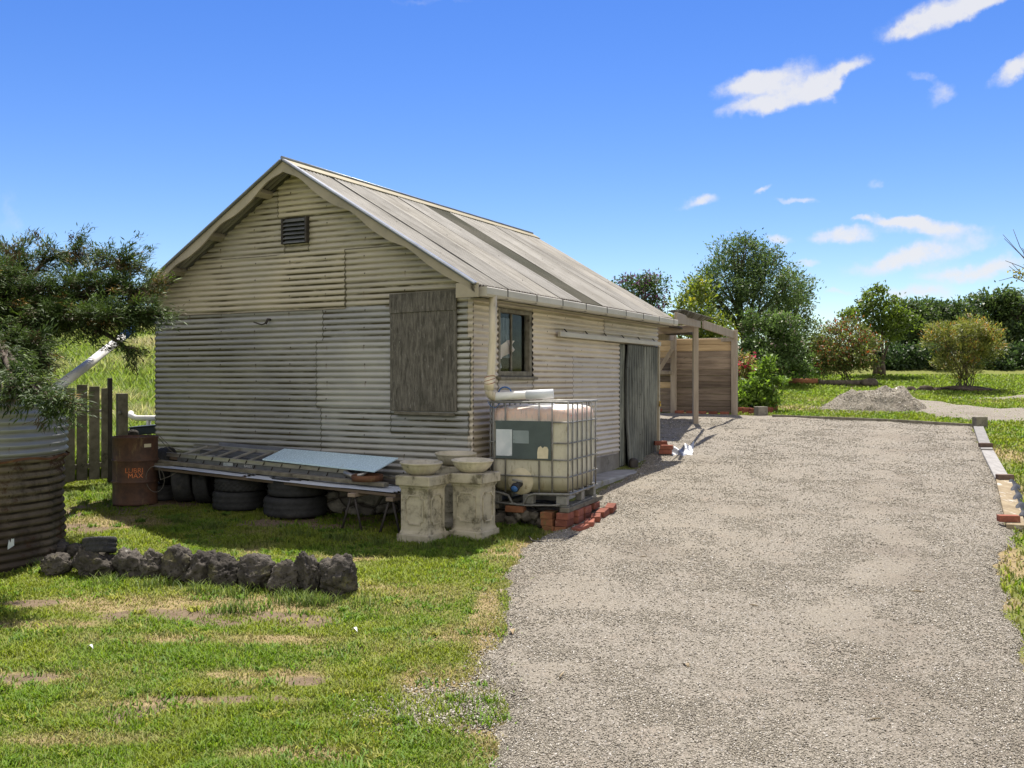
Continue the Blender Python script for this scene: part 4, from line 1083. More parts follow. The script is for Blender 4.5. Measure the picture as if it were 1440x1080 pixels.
# ------------------------------------------------------------------ bulk container on bricks
IA = R(-21.5)
def build_ibc():
    near = Vector((0.65, 11.0)); fx = Vector((math.cos(IA), math.sin(IA))); fy = Vector((-math.sin(IA), math.cos(IA)))
    def wp(x, y):                       # x from the near corner towards the left is negative
        p = near + fx * x + fy * y; return p
    zb = 1.055
    c = wp(0, 0)
    t = thing('bulk_container', 'caged white plastic bulk liquid container with green label plate under the downpipe', 'bulk container', (c.x, c.y, zb), IA)
    wd, dp, H = 1.0, 1.18, 1.075
    # bottle
    mb = MB()
    prof = []
    def sup(x0, x1, y0, y1, r, n=6):
        pts = []
        for (cx, cy, a0) in ((x1 - r, y1 - r, 0), (x0 + r, y1 - r, 90), (x0 + r, y0 + r, 180), (x1 - r, y0 + r, 270)):
            for k in range(n + 1):
                a = R(a0 + 90 * k / n); pts.append((cx + r * math.cos(a), cy + r * math.sin(a)))
        return pts
    zs = [(0.02, .09), (0.035, .05), (0.07, .028), (.2, .02), (.4, .012), (.6, .012), (.8, .016), (.93, .02), (.985, .035), (1.005, .06), (1.022, .10), (1.03, .16)]
    rings = []
    for (z, ins) in zs:
        rings.append([mb.bm.verts.new((p[0], p[1], z + (0.008 * math.sin(p[0] * 9) * math.sin(p[1] * 7) if z > 1 else 0))) for p in sup(-wd + ins, -ins, ins, dp - ins, 0.13)])
    n = len(rings[0])
    for a, b in zip(rings, rings[1:]):
        for k in range(n):
            f = mb.bm.faces.new((a[k], a[(k + 1) % n], b[(k + 1) % n], b[k])); f.smooth = True
    mb.bm.faces.new(rings[0][::-1]); mb.bm.faces.new(rings[-1])
    bt = mb.build('bottle', M['ibc'], t)
    MB().lathe([(0.0, .03), (.10, .03), (.115, .02), (.115, 0)], 28, Matrix.Translation((-.5, .6, 1.028))).build('lid', M['white_paint'], bt)
    MB().lathe([(0.0, .03), (.15, .03), (.165, .0), (.165, -.03)], 32, Matrix.Translation((-.60, 0.035, .15)) @ Matrix.Rotation(PI / 2, 4, 'X')).build('valve_boss', M['cream_patch'], bt)
    # cage
    mb = MB(); r = .0095
    lv = [H, .845, .605, .41, .215]
    for z in lv:
        p = sup(-wd, 0, 0, dp, .05, 4); p = p + [p[0]]
        mb.tube([(a, b, z) for a, b in p], r if z != H else .0125, 8, cap=False)
    p = sup(-wd, 0, 0, dp, .05, 4)
    # bottom rail dips round the valve on the front
    path = [(-wd, .05, .02), (-wd + .03, .0, .02), (-.82, -.01, .0), (-.74, -.012, -.02), (-.69, -.012, -.11), (-.62, -.012, -.125), (-.55, -.012, -.11), (-.50, -.012, -.015), (-.42, -.012, .01), (-.06, -.008, .02), (-.015, .0, .02), (0, .05, .02), (0, dp - .05, .02), (-.05, dp, .02), (-wd + .05, dp, .02), (-wd, dp - .05, .02), (-wd, .05, .02)]
    mb.tube(path, .016, 8, cap=False)
    for x in (-.93, -.78, -.36, -.20): mb.tube([(x, -.003, .02), (x, -.003, H)], r, 8)
    mb.tube([(-.985, .03, .0), (-.985, .03, H)], r, 8); mb.tube([(-.012, .012, .0), (-.012, .012, H)], .011, 8)
    for k in range(6): mb.tube([(.003, .14 + k * .185, .02), (.003, .14 + k * .185, H)], r, 8)
    for k in range(6): mb.tube([(-wd - .003, .14 + k * .185, .02), (-wd - .003, .14 + k * .185, H)], r, 8)
    for x in (-.93, -.7, -.36, -.12): mb.tube([(x, dp + .003, .02), (x, dp + .003, H)], r, 8)
    for y in (.40, .78): mb.tube([(-wd, y, H + .005), (0, y, H + .005)], .0125, 8)
    mb.build('cage', M['galv'], t)
    # plate with labels
    pl = MB().box((-.555, -.018, .635), (.69, .006, .445), bev=.002).build('label_plate', M['plate'], t)
    MB().box((-.79, -.0225, .60), (.20, .003, .31)).build('label', M['white_label'], pl)
    MB().box((-.58, -.0225, .67), (.20, .003, .15)).build('label', M['grey_label'], pl)
    mb = MB(); mb.poly([(-.375, -.0235, .425), (-.375, -.0235, .50), (-.365, -.0235, .55), (-.335, -.0235, .57), (-.31, -.0235, .545), (-.285, -.0235, .565), (-.255, -.0235, .56), (-.24, -.0235, .53), (-.245, -.0235, .425)], (0, .002, 0)); mb.build('torn_patch', M['cream_patch'], pl)
    # valve
    mb = MB(); mb.tube([(-.60, .02, .12), (-.60, -.10, .11), (-.60, -.15, .09)], .038, 14); mb.tube([(-.60, -.13, .10), (-.60, -.175, .08)], .052, 14)
    vv = mb.build('valve', M['plastic_black'], t)
    MB().box((-.60, -.08, .165), (.13, .022, .025), Matrix.Rotation(R(8), 3, 'Y'), .005).build('valve_handle', M['galv'], vv)
    MB().lathe([(0, .012), (.035, .012), (.04, 0)], 18, Matrix.Translation((-.60, -.176, .08)) @ Matrix.Rotation(PI / 2 + .3, 4, 'X')).build('valve_cap', M['blue_strap'], vv)
    # pallet
    mb = MB()
    for x in (-.93, -.5, -.09): mb.box((x, .05, -.055), (.13, .10, .11), bev=.006)
    for x in (-.93, -.5, -.09): mb.box((x, dp - .05, -.055), (.13, .10, .11), bev=.006)
    mb.box((-.05, dp / 2, -.055), (.08, .12, .11), bev=.006).box((-.95, dp / 2, -.055), (.08, .12, .11), bev=.006)
    mb.box((-.5, .35, -.006), (.98, .10, .012)).box((-.5, .8, -.006), (.98, .10, .012)).box((-.5, .05, -.118), (.98, .09, .012)).box((-.5, dp - .05, -.118), (.98, .09, .012)).box((-.05, dp / 2, -.118), (.09, dp - .25, .012))
    mb.tube([(-.96, -.03, -.10), (-.72, -.03, -.115), (-.5, -.03, -.125), (-.2, -.03, -.11), (-.1, -.02, -.10)], .01, 8)
    mb.build('pallet', M['galv'], t)
    # strap and rusty bar under the pipe lie on the cage
    b0 = wp(-.93, .1)
    o = MB().beam((-.98, .10, H + .045), (-.40, .22, H + .05), .06, .05, .006).build('rusty_bar', M['rust']); o.location = (c.x, c.y, zb); o.rotation_euler = (0, 0, IA)
    tag(o, 'rusty steel bar across the cage top under the white pipe', 'steel bar')
    mb = MB()
    mb.tube([(-.84 + .075 * math.sin(a), .13 + .02 * math.sin(a), H + .10 + .075 * math.cos(a)) for a in np.linspace(0, 2 * PI, 20)], .009, 6)
    mb.tube([(-.86, .07, H + .03), (-.865, .02, H - .02), (-.90, -.02, H - .07), (-.96, -.03, H - .05), (-1.0, -.02, H + .01)], .004, 6)
    o = mb.build('blue_strap', M['blue_strap']); o.location = (c.x, c.y, zb); o.rotation_euler = (0, 0, IA)
    tag(o, 'thin blue strap tied round the white outlet pipe', 'strap')
    # timber under the pallet
    def board(a, b, w, h, nm, lb, mt=M['wood_grey']):
        A = wp(*a); B = wp(*b); z = zb - .128 - h / 2
        bs = ((A.x + B.x) / 2, (A.y + B.y) / 2, z)
        o = MB().beam((A.x, A.y, z), (B.x, B.y, z), w, h, .005).build(nm, mt, base=bs); tag(o, lb, 'plank')
    board((-.04, -.05), (-.02, 1.28), .11, .055, 'timber_bearer', 'weathered timber bearer on the bricks under the container edge')
    board((-.92, 0.0), (-.92, 1.1), .10, .055, 'timber_bearer', 'timber bearer on the rubble under the wall side of the container', M['wood_grey'])
    ztop = zb - .128 - .055
    gr = 'bricks stacked under the bulk container'
    # front-right stack: three courses, two headers wide
    names = ['bottom', 'middle', 'top']
    for k in range(3):
        for j, (x, nm) in enumerate(((-.20, 'left'), (.0 - .045, 'right'))):
            P = wp(x - .03 + .01 * k * (1 if j else -1), .035); z = ztop - .079 * (3 - k)
            brick((P.x, P.y, z), IA + PI / 2 * 0 + rng.normal(0, .03), M['brick_old'] if (j == 0 or k == 0) else M['brick'], '%s mossy brick of the %s column at the front corner under the container' % (names[k], nm), gr, size=(.145, .23, .076))
    for k in range(2):
        P = wp(-.01, .33); brick((P.x, P.y, ztop - .079 * (2 - k)), IA + PI / 2 + .03, M['brick'], '%s brick behind the front corner column under the timber bearer' % ('upper' if k else 'lower'), gr)
    for k in range(2):
        for j in range(1):
            P = wp(-.0, .60); brick((P.x, P.y, ztop - .079 * (2 - k)), IA + PI / 2 - .02, M['brick'], '%s brick midway along the drive side of the container' % ('upper' if k else 'lower'), gr)
    P = wp(-.01, 1.0); brick((P.x, P.y, ztop - .079), IA + PI / 2, M['brick'], 'last brick under the far drive-side end of the timber bearer', gr)
    P = wp(-.66, .02); brick((P.x, P.y, ztop - .03), IA, M['brick_old'], 'flat red brick on the rubble footing below the container valve', gr)
    # the loose kerb row leaning on the gravel
    row = ['nearest', 'second', 'third', 'fourth', 'last']
    for k in range(5):
        P = wp(.165 + .012 * k + rng.normal(0, .012), -.02 + .258 * k); z = gz(P.x, P.y) + .0 + .014 * k
        brick((P.x, P.y, z), IA + PI / 2 + rng.normal(0, .14), M['brick'], '%s brick of the loose row lying along the gravel below the container' % row[k], 'loose bricks along the gravel', (rng.normal(0, .06), -.12 + rng.normal(0, .08)))
    # mortar lumps and rubble below
    mb = MB(); mb.box((-.52, .62, -.30), (.9, .95, .20), bev=.02)
    o = mb.build('rubble_plinth', M['rubble']); o.location = (c.x, c.y, zb); o.rotation_euler = (0, 0, IA)
    tag(o, 'dark rubble plinth of broken stone and mortar under the container', 'plinth')
    for i, (x, y, s, lb) in enumerate([(-.25, .07, .055, 'small pale mortar lump beside the mossy brick column'), (-.33, .03, .075, 'tall pale mortar lump right of the valve on the rubble'), (-.55, .04, .07, 'round stone under the container below the valve'), (-.72, .03, .09, 'wide stone under the container near the pedestals'), (-.44, .06, .06, 'grey stone between mortar lumps under the container'), (-.86, .06, .08, 'stone half hidden behind the right pedestal'), (-.62, .0, .05, 'low cobble at the foot of the rubble plinth')]):
        P = wp(x, y); z = gz(P.x, P.y) + (.06 if i % 2 else .12)
        o = rock_mesh(100 + i, (s * 1.1, s * .8, s * 1.0), 3, .5).build('rubble_stone', M['rubble_stone']); o.location = (P.x, P.y, z); tag(o, lb, 'stone', 'stones of the rubble plinth')
    # limp edging string at the gravel
    pts = [G(744, 760), G(748, 766), G(765, 768), G(785, 768), G(800, 762), G(812, 756)]
    o = MB().tube([(p[0], p[1], gz(*p) + .045) for p in pts], .009, 6).build('garden_rope', M['iron'], base=(pts[0][0], pts[0][1], gz(*pts[0])))
    tag(o, 'thin dark rope lying along the gravel edge below the bricks', 'rope')
build_ibc()

# ------------------------------------------------------------------ pedestals and bowls
def build_pedestals():
    def pedestal(cx, cy, rz, label):
        t = thing('garden_pedestal', label, 'pedestal', (cx, cy, gz(cx, cy) - .02), rz, 'cast stone pedestals in front of the shed')
        b = .42
        mb = MB(); mb.box((0, 0, .05), (b, b, .10), bev=.012, seg=2)
        mb.build('base', M['cast'], t)
        mb = MB()
        def ring(w, z):
            return [mb.bm.verts.new((sx * w / 2, sy * w / 2, z)) for sx, sy in ((-1, -1), (1, -1), (1, 1), (-1, 1))]
        rs = [ring(.375, .10), ring(.365, .115), ring(.348, .135), ring(.345, .15), ring(.345, .57), ring(.35, .585), ring(.375, .605), ring(.375, .625)]
        for a, b_ in zip(rs, rs[1:]):
            for k in range(4): mb.bm.faces.new((a[k], a[(k + 1) % 4], b_[(k + 1) % 4], b_[k]))
        mb.bm.faces.new(rs[0][::-1]); mb.bm.faces.new(rs[-1])
        mb.build('shaft', M['cast'], t)
        mb = MB(); mb.box((0, 0, .68), (.44, .44, .11), bev=.012, seg=2); mb.build('cap', M['cast'], t)
        # raised panel with notched corners on every face
        for k in range(4):
            mb = MB(); Rz = Matrix.Rotation(k * PI / 2, 4, 'Z')
            def outl(w, h0, h1, q):
                pts = [(-w + q, h0), (w - q, h0)]
                for (cx_, cz_, a0) in ((w, h0, 180), (w, h1, 270), (-w, h1, 0), (-w, h0, 90)):
                    seg = [(cx_ + q * math.cos(R(a0 - 0 - 90 * j / 4)), cz_ + q * math.sin(R(a0 - 90 * j / 4))) for j in range(5)]
                    pts_ = seg
                    if (cx_, cz_) == (w, h0): o_ = [*pts_]
                    else: o_ += pts_
                return o_
            O = outl(.118, .20, .525, .04); I = outl(.105, .213, .512, .04)
            n = len(O)
            for j in range(n):
                j2 = (j + 1) % n
                q = [O[j], O[j2], I[j2], I[j]]
                mb.poly([Rz @ Vector((p[0], -.1735, p[1])) for p in q], Rz.to_3x3() @ Vector((0, -.011, 0)))
            mb.build('panel_moulding', M['cast'], t)
        return t
    def bowl(cx, cy, z, label, s=1.0, tilt=0):
        def fl(j, k, r, zz): return (r * (1 + (.018 if 1 <= j <= 5 else 0) * math.cos(k * 2 * PI / 4)), zz)
        prof = [(0, 0), (.12, 0), (.155, .02), (.195, .06), (.218, .10), (.222, .115), (.236, .122), (.236, .138), (.222, .142), (.205, .132), (.17, .075), (.10, .045), (0, .04)]
        o = MB().lathe([(r * s, z_ * s) for r, z_ in prof], 96, None, True, False, fl).build('shallow_bowl', M['bowl'])
        o.location = (cx, cy, z); o.rotation_euler = (tilt, tilt * .4, 0)
        tag(o, label, 'bowl', 'fluted stone bowls on the pedestals')
    rz = -R(27.6)
    def ctr(nx, ny): return (nx + (-SX[0] + SY[0]) * .21, ny + (-SX[1] + SY[1]) * .21)
    for (nx, ny, l1, l2, s, off) in [(-.892, 10.29, 'pale stone pedestal standing furthest forward beside the grass', 'shallow fluted bowl on the forward pedestal', 1.0, 0.0),
                                ((-.334), 10.46, 'stone pedestal beside the bulk container with a panelled face', 'shallow fluted bowl on the pedestal beside the bulk container', 1.0, 0.0),
                                (-.55, 10.97, 'stone pedestal hidden behind and between the two front pedestals', 'shallow bowl on the rear pedestal with its rim between the others', 1.05, 0.0)]:
        c = ctr(nx, ny); pedestal(c[0], c[1], rz, l1)
        bowl(c[0] - .02, c[1], gz(*c) - .02 + .735, l2, s, .02)
build_pedestals()

# ------------------------------------------------------------------ tyres
def tyre_mesh(Rr, w, knob=0.0, rim=.6):
    n = 110; prof = []
    ri = Rr * rim; sh = w / 2
    pts = [(ri, -sh * .72), (ri + .012, -sh * .86), ((ri + Rr) / 2, -sh), (Rr * .93, -sh * .98), (Rr * .985, -sh * .82)]
    tr = [(Rr, -sh * .62), (Rr * 1.004, -sh * .45), (Rr * 1.006, -sh * .28), (Rr * 1.007, -sh * .1), (Rr * 1.007, sh * .1), (Rr * 1.006, sh * .28), (Rr * 1.004, sh * .45), (Rr, sh * .62)]
    inn = [(ri + .02, sh * .6), (Rr * .9, sh * .55), (Rr * .93, 0), (Rr * .9, -sh * .55), (ri + .02, -sh * .6)]
    full = pts + tr + [(a, -b) for a, b in pts[::-1]] + inn
    a0, a1 = len(pts) - 1, len(pts) + len(tr)
    def fn(j, k, r, z):
        if a0 <= j <= a1:
            i = j - a0
            if knob: d = knob * (1 if ((k + (i // 2) * 2) % 4) < 2 and i % 2 == 0 else -.3)
            else: d = -.011 * (1 if (k + i * 2) % 5 == 0 or i in (3, 6) else 0)
            return (r + d, z)
        return (r, z)
    return MB().lathe(full, n, None, True, True, fn)

def tyre(x, y, z, Rr, w, label, axis='Z', yaw=0, knob=0, tilt=0, group='old tyres under the timber stack', rim=.6):
    o = tyre_mesh(Rr, w, knob, rim).build('old_tyre', M['rubber'])
    if axis == 'Z': o.rotation_euler = (tilt, 0, yaw)
    else: o.rotation_euler = (PI / 2 + tilt, 0, yaw)
    o.location = (x, y, z)
    return tag(o, label, 'tyre', group)

def build_tyres():
    def gp(px, yl):
        # point on the line a given distance in front of the gable, at a pixel column
        r = (px - CX) / F
        ox, oy = SHED_O - SY * yl
        u = (ox - r * oy) / (SX[0] - r * SX[1] * 1.0) if False else (ox - r * oy) / (0.886 + r * 0.463)
        return ox - .886 * u, oy + .463 * u
    x, y = gp(416, .66); z = gz(x, y)
    tyre(x, y, z + .125, .39, .24, 'wide flat tyre at the bottom of the right-hand stack beside the trestle', knob=0)
    tyre(x + .01, y + .02, z + .365, .355, .225, 'wide flat tyre on top of the right-hand stack beside the trestle', yaw=.6)
    x, y = gp(337, .66); z = gz(x, y)
    tyre(x, y, z + .12, .335, .23, 'plain flat tyre underneath the knobbly one', yaw=.2)
    tyre(x + .02, y + .02, z + .32, .32, .16, 'knobbly off-road tyre lying on a plain tyre', knob=.022)
    x, y = gp(287, .62); z = gz(x, y)
    tyre(x, y, z + .235, .235, .19, 'smaller upright tyre leaning next to the flat stacks', 'H', R(93), tilt=-.12)
    x, y = gp(260, .66); z = gz(x, y)
    tyre(x, y, z + .275, .275, .24, 'big upright tyre with its tread facing the lawn', 'H', R(96), tilt=-.10)
    x, y = gp(229, .62); z = gz(x, y)
    tyre(x, y, z + .10, .28, .20, 'flat tyre on the ground beside the rusty drum')
    tyre(x + .04, y + .05, z + .20 + .24, .25, .19, 'upright tyre standing on a flat tyre beside the drum', 'H', R(92), tilt=-.1)
    q = W(140, 767, 9.14); x, y = q.x, q.y
    tyre(x, y, q.z, .155, .15, 'small barrow tyre balanced on the boulder row', yaw=.3, tilt=-.24, group=None)
build_tyres()

# ------------------------------------------------------------------ stack of ladder, planks and sheets on a trestle
def text_part(txt, size, mt, name, parent, M4, extrude=.0015, bend=None):
    cu = bpy.data.curves.new(name, 'FONT'); cu.body = txt; cu.size = size; cu.extrude = extrude; cu.align_x = 'CENTER'; cu.align_y = 'CENTER'; cu.space_line = .8
    ob = bpy.data.objects.new('tmp', cu); COL.objects.link(ob)
    dg = bpy.context.evaluated_depsgraph_get(); dg.update()
    me = bpy.data.meshes.new_from_object(ob.evaluated_get(dg))
    bpy.data.objects.remove(ob)
    for v in me.vertices:
        v.co = (bend(v.co) if bend else M4 @ v.co)
    me.materials.clear(); me.materials.append(mt); me.name = name
    o = bpy.data.objects.new(name, me); return link(o, parent)

def build_stack():
    RZ = -R(27.6)
    def st(u, yl): return 1.135 + .033 * u            # height of the platform top along the gable
    def L3(u, yl, dz=0.0):
        p = SHED_O - SX * u - SY * yl
        return Vector((p[0], p[1], st(u, yl) + dz))
    def base_at(u, yl, dz): p = L3(u, yl, dz); return (p.x, p.y, p.z)
    def place(o, u, yl, dz, label, cat, group=None):
        return tag(o, label, cat, group)
    def bar(name, a, b, w, h, mt, label, cat='plank', group=None):
        A = L3(*a); B = L3(*b); o = MB().beam(A, B, w, h, .004).build(name, mt, base=tuple((A + B) / 2)); return tag(o, label, cat, group)
    # base planks
    bar('base_plank', (.40, .95, -.06), (4.35, .86, -.06), .14, .035, M['wood_brown'], 'brown plank along the front under the loose iron sheets', group='planks in the stack against the gable')
    bar('base_plank', (.45, .60, -.06), (4.3, .52, -.06), .20, .035, M['wood_grey'], 'grey plank in the middle under the loose iron sheets', group='planks in the stack against the gable')
    bar('base_plank', (.5, .25, -.06), (4.3, .2, -.06), .20, .035, M['wood_grey'], 'grey plank next to the gable under the loose iron sheets', group='planks in the stack against the gable')
    def loose(u0, u1, y0, y1, dz, seed, label):
        rr = SHED_O
        def pl(S, T, D):
            return (SHED_O[0] - SX[0] * T - SY[0] * S, SHED_O[1] - SX[1] * T - SY[1] * S, 1.135 + .033 * T + dz + D - .02 * np.clip(S - .8, 0, 1))
        o = corr_sheet('iron_sheet', M['sheet'], None, pl, y0, y1, u0, u1, 0, nt=20, seed=seed, wob=.012, amp=.008)
        b = Vector(L3((u0 + u1) / 2, (y0 + y1) / 2, dz)); me = o.data; me.transform(Matrix.Translation(-b)); o.location = b
        tag(o, label, 'iron sheet', 'loose corrugated sheets in the stack')
    loose(.42, 2.62, .22, 1.03, -.022, 201, 'loose corrugated sheet at the right end of the stack')
    loose(2.72, 4.30, .20, .98, -.020, 202, 'loose corrugated sheet at the drum end of the stack')
    bar('long_plank', (.66, .83, .022), (4.36, .80, .02), .10, .045, M['wood_grey'], 'long grey plank along the front edge beside the ladder', group='planks in the stack against the gable')
    bar('long_plank', (.8, .30, .022), (4.2, .28, .02), .12, .04, M['wood_grey'], 'long grey plank behind the ladder against the wall', group='planks in the stack against the gable')
    # ladders: two sections nested
    def ladder(u0, u1, y0, y1, dz, mt, label, hh=.085):
        p = L3((u0 + u1) / 2, (y0 + y1) / 2, dz)
        t = thing('aluminium_ladder', label, 'ladder', tuple(p), 0, 'ladder sections laid on the stack')
        for yy in (y0, y1):
            rise = .19 * (y0 - yy); A = L3(u0, yy, dz + hh / 2 + rise); B = L3(u1, yy, dz + hh / 2 + rise)
            mb = MB(); mb.beam(A, B, .008, hh, .001)
            for s in (-1, 1): mb.beam(A + Vector((0, 0, s * (hh / 2 - .004))), B + Vector((0, 0, s * (hh / 2 - .004))), .03, .008, .001)
            mb.build('rail', mt, t, world=True)
        u = u0 + .14
        while u < u1 - .05:
            A = L3(u, y0, dz + hh / 2); B = L3(u, y1, dz + hh / 2 + .19 * (y0 - y1))
            MB().beam(A, B, .036, .03, .008).build('rung', mt, t, world=True); u += .29
        mb = MB(); u = u0 + .14
        while u < u1 - .05:
            A = L3(u, y0 + .006, dz + hh / 2); mb.beam(A + Vector((.01, 0, .028)), A + Vector((-.012, -.002, -.024)), .012, .014, .002); u += .29
        mb.build('rung_ends', M['iron'], t, world=True)
        return t
    lad = ladder(1.18, 4.12, .70, .30, .032, M['alu_dull'], 'dull grey ladder section lying beneath the brighter one', .058)
    ladder(1.30, 4.30, .715, .24, .092, M['alu'], 'bright aluminium ladder section lying on top of the stack', .05)
    for (txt, u, sz) in (('BAILEY', 2.86, .045),):
        p = L3(u, .7225, .032 + .03); ang = RZ
        Mx = Matrix.Translation(p) @ Matrix.Rotation(ang, 4, 'Z') @ Matrix.Rotation(PI / 2, 4, 'X')
        text_part(txt, sz, M['letter_white'], 'lettering', lad, wmat(lad).inverted() @ Mx)
    p = L3(3.2, .722, .032 + .03)
    MB().box(p, (.16, .004, .045), Matrix.Rotation(RZ, 3, 'Z')).build('sticker', M['white_label'], lad, world=True)
    # rear galvanised sheet leaning on the wall
    mb = MB(); A = L3(2.35, .14, .06); B = L3(4.0, .14, .06)
    mb.poly([A, B, B + Vector((SY[0] * .08, SY[1] * .08, .20)), A + Vector((SY[0] * .08, SY[1] * .08, .20))], (0, 0, .002) if False else Vector((-SY[0] * .003, -SY[1] * .003, 0)))
    o = mb.build('flat_sheet', M['alu_dull'], base=tuple((A + B) / 2)); tag(o, 'flat grey metal sheet leaning on the gable behind the ladder', 'metal sheet')
    # blue board
    c1, c2, c3, c4 = [W(369, 647, 12.04), W(527, 664, 11.24), W(560, 645, 11.81), W(400, 632, 12.65)]
    c1, c2, c3, c4 = [c + Vector((0, 0, .012)) for c in (c1, c2, c3, c4)]
    mb = MB(); mb.poly([c1, c2, c3, c4], (0, 0, -.014)); 
    o = mb.build('panel_board', M['board'], base=tuple((c1 + c3) / 2)); tag(o, 'smooth pale blue board lying on the ladders against the gable', 'board')
    a = c2.lerp(c1, .29) ; b = c3.lerp(c4, .36)
    MB().beam(a + Vector((0, 0, .001)), b + Vector((0, 0, .001)), .006, .002, 0).build('scratch', M['white_label'], o, world=True)
    # steel hoop, rags and bits at the right
    p = L3(.95, .80, .045)
    o = MB().lathe([(.175, 0), (.185, .0), (.185, .07), (.175, .07)], 40, None, True, True).build('steel_hoop', M['rust']); o.location = p; tag(o, 'rusty steel hoop lying on the planks right of the ladders', 'hoop')
    bar('offcut', (.55, .55, .02), (1.0, .62, .03), .09, .05, M['iron'], 'short dark offcut at the right end of the stack', 'offcut')
    p = L3(.42, .42, .07)
    o = rock_mesh(55, (.20, .12, .075), 3, .3).build('crumpled_sheet', M['alu_dull']); o.location = p; tag(o, 'crumpled grey sheet metal behind the forward pedestal', 'scrap metal')
    p = L3(1.22, .72, .10)
    o = MB().tube([L3(1.32, .74, .10), L3(1.2, .76, .075), L3(1.1, .74, .09), L3(1.02, .70, .13)], [.035, .03, .025, .012], 8).build('plastic_strip', M['alu'], base=tuple(p)); tag(o, 'pale curled strip hanging off the ladder end', 'strip')
    # wire loops at the drum end
    def loop(pts, r, label):
        o = MB().tube(pts, r, 6).build('wire_loop', M['wire'], base=tuple(pts[0])); tag(o, label, 'wire', 'wires at the drum end of the stack')
    c = L3(4.15, 1.0, -.22)
    loop([c + Vector((-.04 + .12 * math.cos(a), -.02 * math.sin(a), .04 + .17 * math.sin(a))) for a in np.linspace(-.2 + PI / 2, 2 * PI + PI / 2 - .4, 28)], .0035, 'big grey wire loop hanging in front of the tyres')
    a = L3(4.25, .6, .10)
    loop([a, a + Vector((-.1, -.05, .1)), a + Vector((-.22, -.1, .26)), a + Vector((-.19, -.11, .27)), a + Vector((-.05, -.06, .11)), a + Vector((.08, 0, .06))], .005, 'stiff bent wire pointing up at the rusty drum')
    a = L3(4.2, .95, -.03)
    loop([a, a + Vector((.05, -.06, -.16)), a + Vector((.16, -.08, -.12)), a + Vector((.34, -.06, -.02)), a + Vector((.42, 0, .02))], .006, 'short slack wire under the planks near the drum')
    # poly-line of scrap at the left end
    bar('offcut', (4.1, .5, .05), (4.55, .58, .06), .09, .05, M['wood_brown'], 'short timber offcut poking out towards the drum', 'offcut')
    bar('offcut', (4.05, .80, -.015), (4.50, .95, -.02), .10, .06, M['wood_grey'], 'lower timber offcut beside the wires at the drum end', 'offcut')
    # trestles
    def trestle(u, label):
        p = L3(u, .6, -.1); zg = gz(p.x, p.y)
        t = thing('metal_trestle', label, 'trestle', (p.x, p.y, zg), RZ, 'trestles under the stack')
        h = p.z - zg
        MB().box((0, 0, h - .0), (.10, .95, .045), bev=.004).build('crossbar', M['wood_brown'], t)
        for y in (-.44, .40):
            for s in (-1, 1):
                MB().tube([(s * .025, y, h - .02), (s * .14, y - .02, -.02)], .014, 8).build('leg', M['iron'], t)
        return t
    trestle(.98, 'thin-legged rusty trestle holding the right end of the stack')
    trestle(.45, 'second trestle half hidden behind the forward pedestal')
    # low concrete lump by the wall
    p = SHED_O - SX * 1.45 - SY * .22
    o = rock_mesh(61, (.62, .13, .30), 4, .3).build('concrete_lump', M['rubble']); o.location = (p[0], p[1], gz(*p) + .16); tag(o, 'rough pale concrete lump against the gable footing behind the trestle', 'concrete lump')
build_stack()

# ------------------------------------------------------------------ drum
def build_drum():
    x, y = -4.99, 12.72; z = gz(x, y) - .01
    t = thing('steel_drum', 'rusty brown steel drum lettered LUBRI MAX at the shed corner', 'drum', (x, y, z), 0)
    prof = [(0, .0), (.283, 0), (.292, .012), (.286, .03), (.283, .28), (.285, .285), (.303, .30), (.285, .315), (.283, .32), (.283, .56), (.285, .565), (.303, .58), (.285, .595), (.283, .60), (.283, .86), (.291, .872), (.294, .885), (.287, .892)]
    MB().lathe(prof, 56, None).build('barrel', M['drum'], t)
    tp = MB().lathe([(.287, .892), (.278, .890), (.276, .868), (0, .872)], 56, None).build('top', M['drum'], t)
    MB().lathe([(0, .892), (.035, .892), (.038, .868)], 18, Matrix.Translation((.13, -.10, 0))).build('bung', M['iron'], tp)
    mid = math.atan2(-y, -x) - .06                   # the face towards the camera
    def bender(z0, da=0.0, rad=.286):
        def f(co):
            a = mid + da + co.x / rad
            r = rad + co.z
            return Vector((r * math.cos(a), r * math.sin(a), z0 + co.y))
        return f
    text_part('LUBRI', .088, M['orange_paint'], 'lettering', t, None, .001, bender(.455))
    text_part('MAX', .088, M['orange_paint'], 'lettering', t, None, .001, bender(.388, .06))
    def lab(u, v):
        a = mid + .44 + u * .36; return Vector((.2855 * math.cos(a), .2855 * math.sin(a), .755 + v * .045))
    MB().grid(lab, 8, 2).build('paper_label', M['cream_patch'], t)
build_drum()

